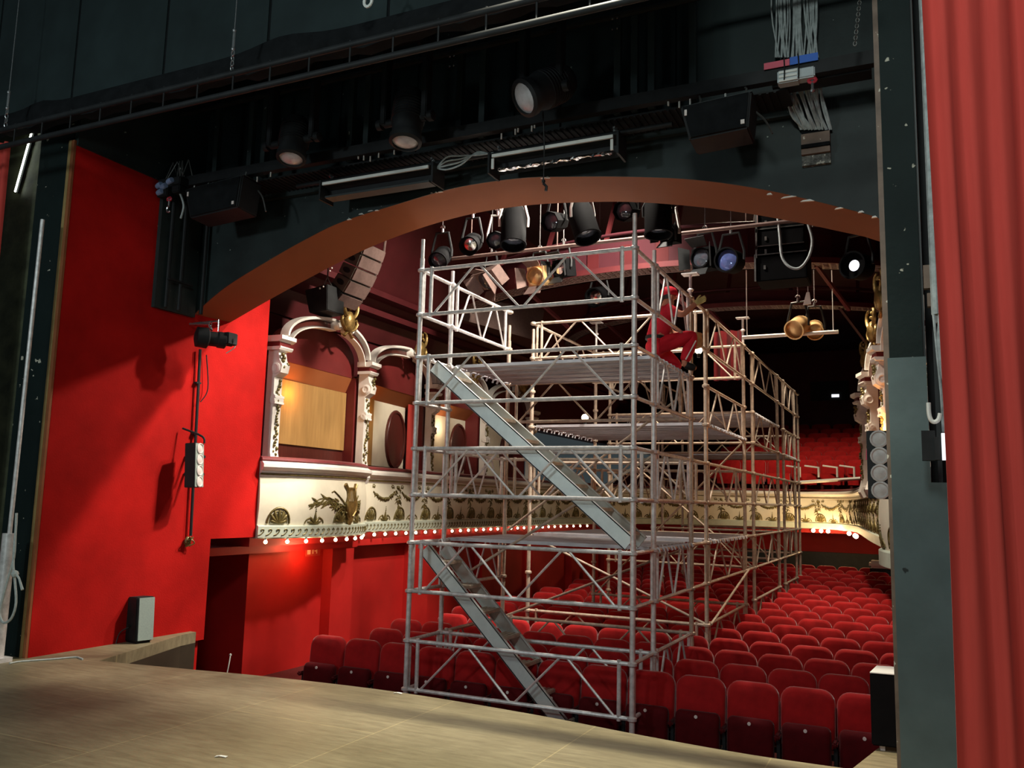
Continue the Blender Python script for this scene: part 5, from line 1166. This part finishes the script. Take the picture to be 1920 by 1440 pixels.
# curved maroon fascia with perforated catwalks
def arc_pts(xc, y0, R, x0, x1, n=28): return [(lerp(x0, x1, k/n), y0+R-math.sqrt(max(.01, R*R-(lerp(x0, x1, k/n)-xc)**2))) for k in range(n+1)]
def catwalk(y0, zb, zt, R, xc, lbl, lbl2, mname='fascia'):
    A = arc_pts(xc, y0, R, -7.4, .4); t = thing('catwalk', lbl, 'catwalk', (xc, y0, zb))
    b = MB(); b.slab([[V((x, y, zb)), V((x, y, zt))] for x, y in A], [[V((x, y+.05, zb)), V((x, y+.05, zt))] for x, y in A]); b.build('fascia', MAT[mname], t, 60)
    b = MB()
    for i in range(len(A)-1):
        for j in range(5):
            for u0 in (.02, .36, .70):
                f = lambda u: (lerp(A[i][0], A[i+1][0], u), lerp(A[i][1], A[i+1][1], u)); (x_, y_), (x2, y2) = f(u0), f(u0+.22)
                b.prism([(x_, y_-.42+.075*j, zb-.02), (x2, y2-.42+.075*j, zb-.02), (x2, y2-.385+.075*j, zb-.02), (x_, y_-.385+.075*j, zb-.02)], (0, 0, .012))
    b.slab([[V((x, y-.45, zb)), V((x, y+.05, zb))] for x, y in A], [[V((x, y-.45, zb+.02)), V((x, y+.05, zb+.02))] for x, y in A]); b.build('perforated_floor', MAT['perf'], t, 0)
    b = MB(); b.slab([[V((x, y-.47, zb-.03)), V((x, y-.47, zb+.05))] for x, y in A], [[V((x, y-.45, zb-.03)), V((x, y-.45, zb+.05))] for x, y in A]); b.build('edge_angle', MAT['maroon'], t, 60)
    b = MB(); b.path([(x, y-.04, zt+.05) for x, y in A], .028, 8); b.build('top_rail', MAT['fascia'], t, 60)
    b = MB()
    for k in (3, 7, 11, 15, 19, 23): x, y = A[k]; b.bar((x, y+.04, zt-.1), (x+.0, y+1.0, 7.2), .06, .06)
    for k in (6, 14, 22): x, y = A[k]; b.bar((x, y-.2, zb), (x+.35, y+.8, zb-.45), .05, .05)
    build_each(b, 'strut', MAT['maroon'], t, 0)
    b = MB(); 
    for k in range(2, 26, 2):
        x, y = A[k]; x2, y2 = A[k+1]; b.prism([(x, y-.012, zb+.16), (lerp(x, x2, .7), lerp(y, y2, .7)-.012, zb+.16), (lerp(x, x2, .7), lerp(y, y2, .7)-.012, zt-.12), (x, y-.012, zt-.12)], (0, .008, 0))
    build_each(b, 'recessed_panel', MAT['maroon'], t, 0)
catwalk(12.2, 4.98, 5.60, 5.5, -3.6, 'nearer curved maroon catwalk with perforated floor behind the lighting bar', '')
catwalk(16.0, 5.20, 5.55, 4.3, -3.4, 'farther curved maroon catwalk with perforated floor deeper in the house', '', 'maroon')
# sloping perforated panel seen through the top of the scaffold on the left
a = [at(x, y, 'Y', Y) for x, y, Y in ((862, 598, 13.5), (1010, 640, 16), (1020, 585, 16.5), (880, 560, 14))]; b = MB(); b.prism(a, (0, .02, .04)); tag(b.build('acoustic_grille', MAT['perf'], None, 0), 'sloping dark perforated ceiling grille behind the top scaffold frame', 'grille')

# line array on the left, speaker cluster on the right
# two columns of wedge cabinets fan out along a curve
t = thing('line_array', 'curved line array of pale grey speaker cabinets below the arch at the left', 'speaker array', at(650, 540, 'Y', 10.2))
pts = [at(x, y, 'Y', 10.2) for x, y in ((700, 462), (693, 484), (684, 507), (673, 530), (659, 553), (642, 572))]
for k in range(len(pts)-1):
    a, c = pts[k], pts[k+1]; d = (c-a).normalized(); nrm = V((d.z, 0, -d.x)); nrm = nrm if nrm.x < 0 else -nrm; L = (c-a).length
    M = Matrix.Translation((a+c)/2) @ Matrix((nrm, V((0, 1, 0)), d)).transposed().to_4x4()
    b = MB(M); b.prism([(-.04, -.26, -L*.48), (.22, -.26, -L*.40), (.22, -.26, L*.40), (-.04, -.26, L*.48)], (0, .52, 0)); cb = b.build('cabinet', MAT['arraygrey'] if k < 4 else MAT['greypaint'], t, 30, bevel=.008)
    b = MB(M); b.lathe([(.05, 0), (.05, .01), (.02, .014), (0, .01)], Matrix.Translation((.09, -.262, 0)) @ frame_from((0, -1, 0)) @ Matrix.Diagonal((1.4, .8, 1, 1)), 14); b.build('side_handle', MAT['blackm'], cb, 40)
    b = MB(M); b.cbox((-.05, 0, 0), (.02, .50, L*.86)); b.build('front_grille', MAT['perf'], cb, 0)
b = MB(); b.path([p_+V((.0, .28, 0)) for p_ in [pts[0]+V((.05, 0, .6))]+pts], .018); b.path([pts[0]+V((.05, -.1, .3)), V((pts[0].x+.05, 10.1, 7.2))], .012); b.build('rigging_bar', MAT['perf'], t)
p = at(612, 560, 'Y', 9.9); t = thing('wedge_speaker', 'black wedge speaker hung just left of the line array', 'speaker', p)
b = MB(); b.prism([p+V(q_) for q_ in ((-.24, -.2, .10), (.16, -.2, .16), (.18, -.2, -.22), (-.14, -.2, -.24))], (0, .4, 0)); b.build('cabinet', MAT['blackm'], t, 30, bevel=.01)
b = MB(); b.path([p+V((-.1, 0, .1)), p+V((.0, 0, .32)), p+V((.12, 0, .12))], .012); b.tube(p+V((0, 0, .32)), V((p.x, p.y, 7.2)), .01)
b.build('bracket', MAT['chain'], t)
b = MB()
for dx, dz in ((.1, .22), (.04, .2), (.2, .44), (.23, .48)): b.ball(p+V((dx, -.21, dz-.1)), .014, 6)
b.build('rivet', MAT['whitepaint'], t)
t = thing('speaker_cluster', 'stack of three black speaker cabinets with a looped cable hung below the arch', 'speaker array', at(1465, 460, 'Y', 10.4))
for k, (y0, y1, x0, x1) in enumerate(((402, 428, 1418, 1506), (430, 460, 1418, 1508), (462, 476, 1418, 1508), (478, 520, 1416, 1514))):
    a, c = at(x0, y0, 'Y', 10.4), at(x1, y1, 'Y', 10.4); b = MB(); b.box((a.x, 10.4, c.z), (c.x, 10.85, a.z)); cb = b.build('cabinet', MAT['can'], t, 30, bevel=.01)
    b = MB(); b.box((a.x, 10.392, a.z-.012), (c.x, 10.40, a.z)); b.box((a.x-.01, 10.38, c.z), (a.x+.01, 10.40, a.z)); b.cbox((a.x+.11, 10.395, (a.z+c.z)/2), (.025, .01, .05)); b.build('metal_edge', MAT['chain'], cb, 0)
b = MB(); pts = [at(x, y, 'Y', 10.3) for x, y in ((1458, 405), (1462, 440), (1466, 480), (1480, 500), (1500, 502), (1517, 480), (1523, 450), (1515, 420))]; b.path(smooth_pts(pts, 6), .016, 8); b.build('looped_cable', MAT['cable'], t)
b = MB(); a = at(1440, 402, 'Y', 10.6); c = at(1490, 402, 'Y', 10.6); b.tube(a, V((a.x, a.y, 7.2)), .012); b.tube(c, V((c.x, c.y, 7.2)), .012); b.build('hanging_rod', MAT['chain'], t)
# red cloth strip and a pale-topped desk at the far right of the house
a = at(1632, 826, 'Y', 6.62); c = at(1623, 862, 'Y', 6.62); b = MB(); b.slab([[V((a.x+.02, 6.62, a.z)), V((a.x-.03, 6.61, (a.z+c.z)/2)), V((c.x+.0, 6.62, c.z))], [V((a.x+.07, 6.62, a.z)), V((a.x+.01, 6.60, (a.z+c.z)/2)), V((c.x+.03, 6.62, c.z))]], [[V((a.x+.02, 6.63, a.z)), V((a.x-.03, 6.62, (a.z+c.z)/2)), V((c.x+.0, 6.63, c.z))], [V((a.x+.07, 6.63, a.z)), V((a.x+.01, 6.61, (a.z+c.z)/2)), V((c.x+.03, 6.63, c.z))]]); tag(b.build('cloth_strip', MAT['pink'], None, 60), 'small pinkish red cloth strip hanging from the lamp panel beside the pillar', 'cloth')
p = at(1652, 1058, 'Y', 22.6); t = thing('sound_desk', 'low dark desk with pale rounded top at the far right of the stalls', 'desk', (p.x, 22.6, FZ+rise(22.6)))
b = MB(); b.box((p.x-.24, 22.45, FZ+rise(22.6)), (p.x+.4, 22.9, p.z-.10)); b.build('desk_body', MAT['blackm'], t, 0); b = MB(); b.box((p.x-.26, 22.4, p.z-.09), (p.x+.42, 22.9, p.z+.08)); b.build('pale_cover', MAT['whitepaint'], t, 30, None, .05)
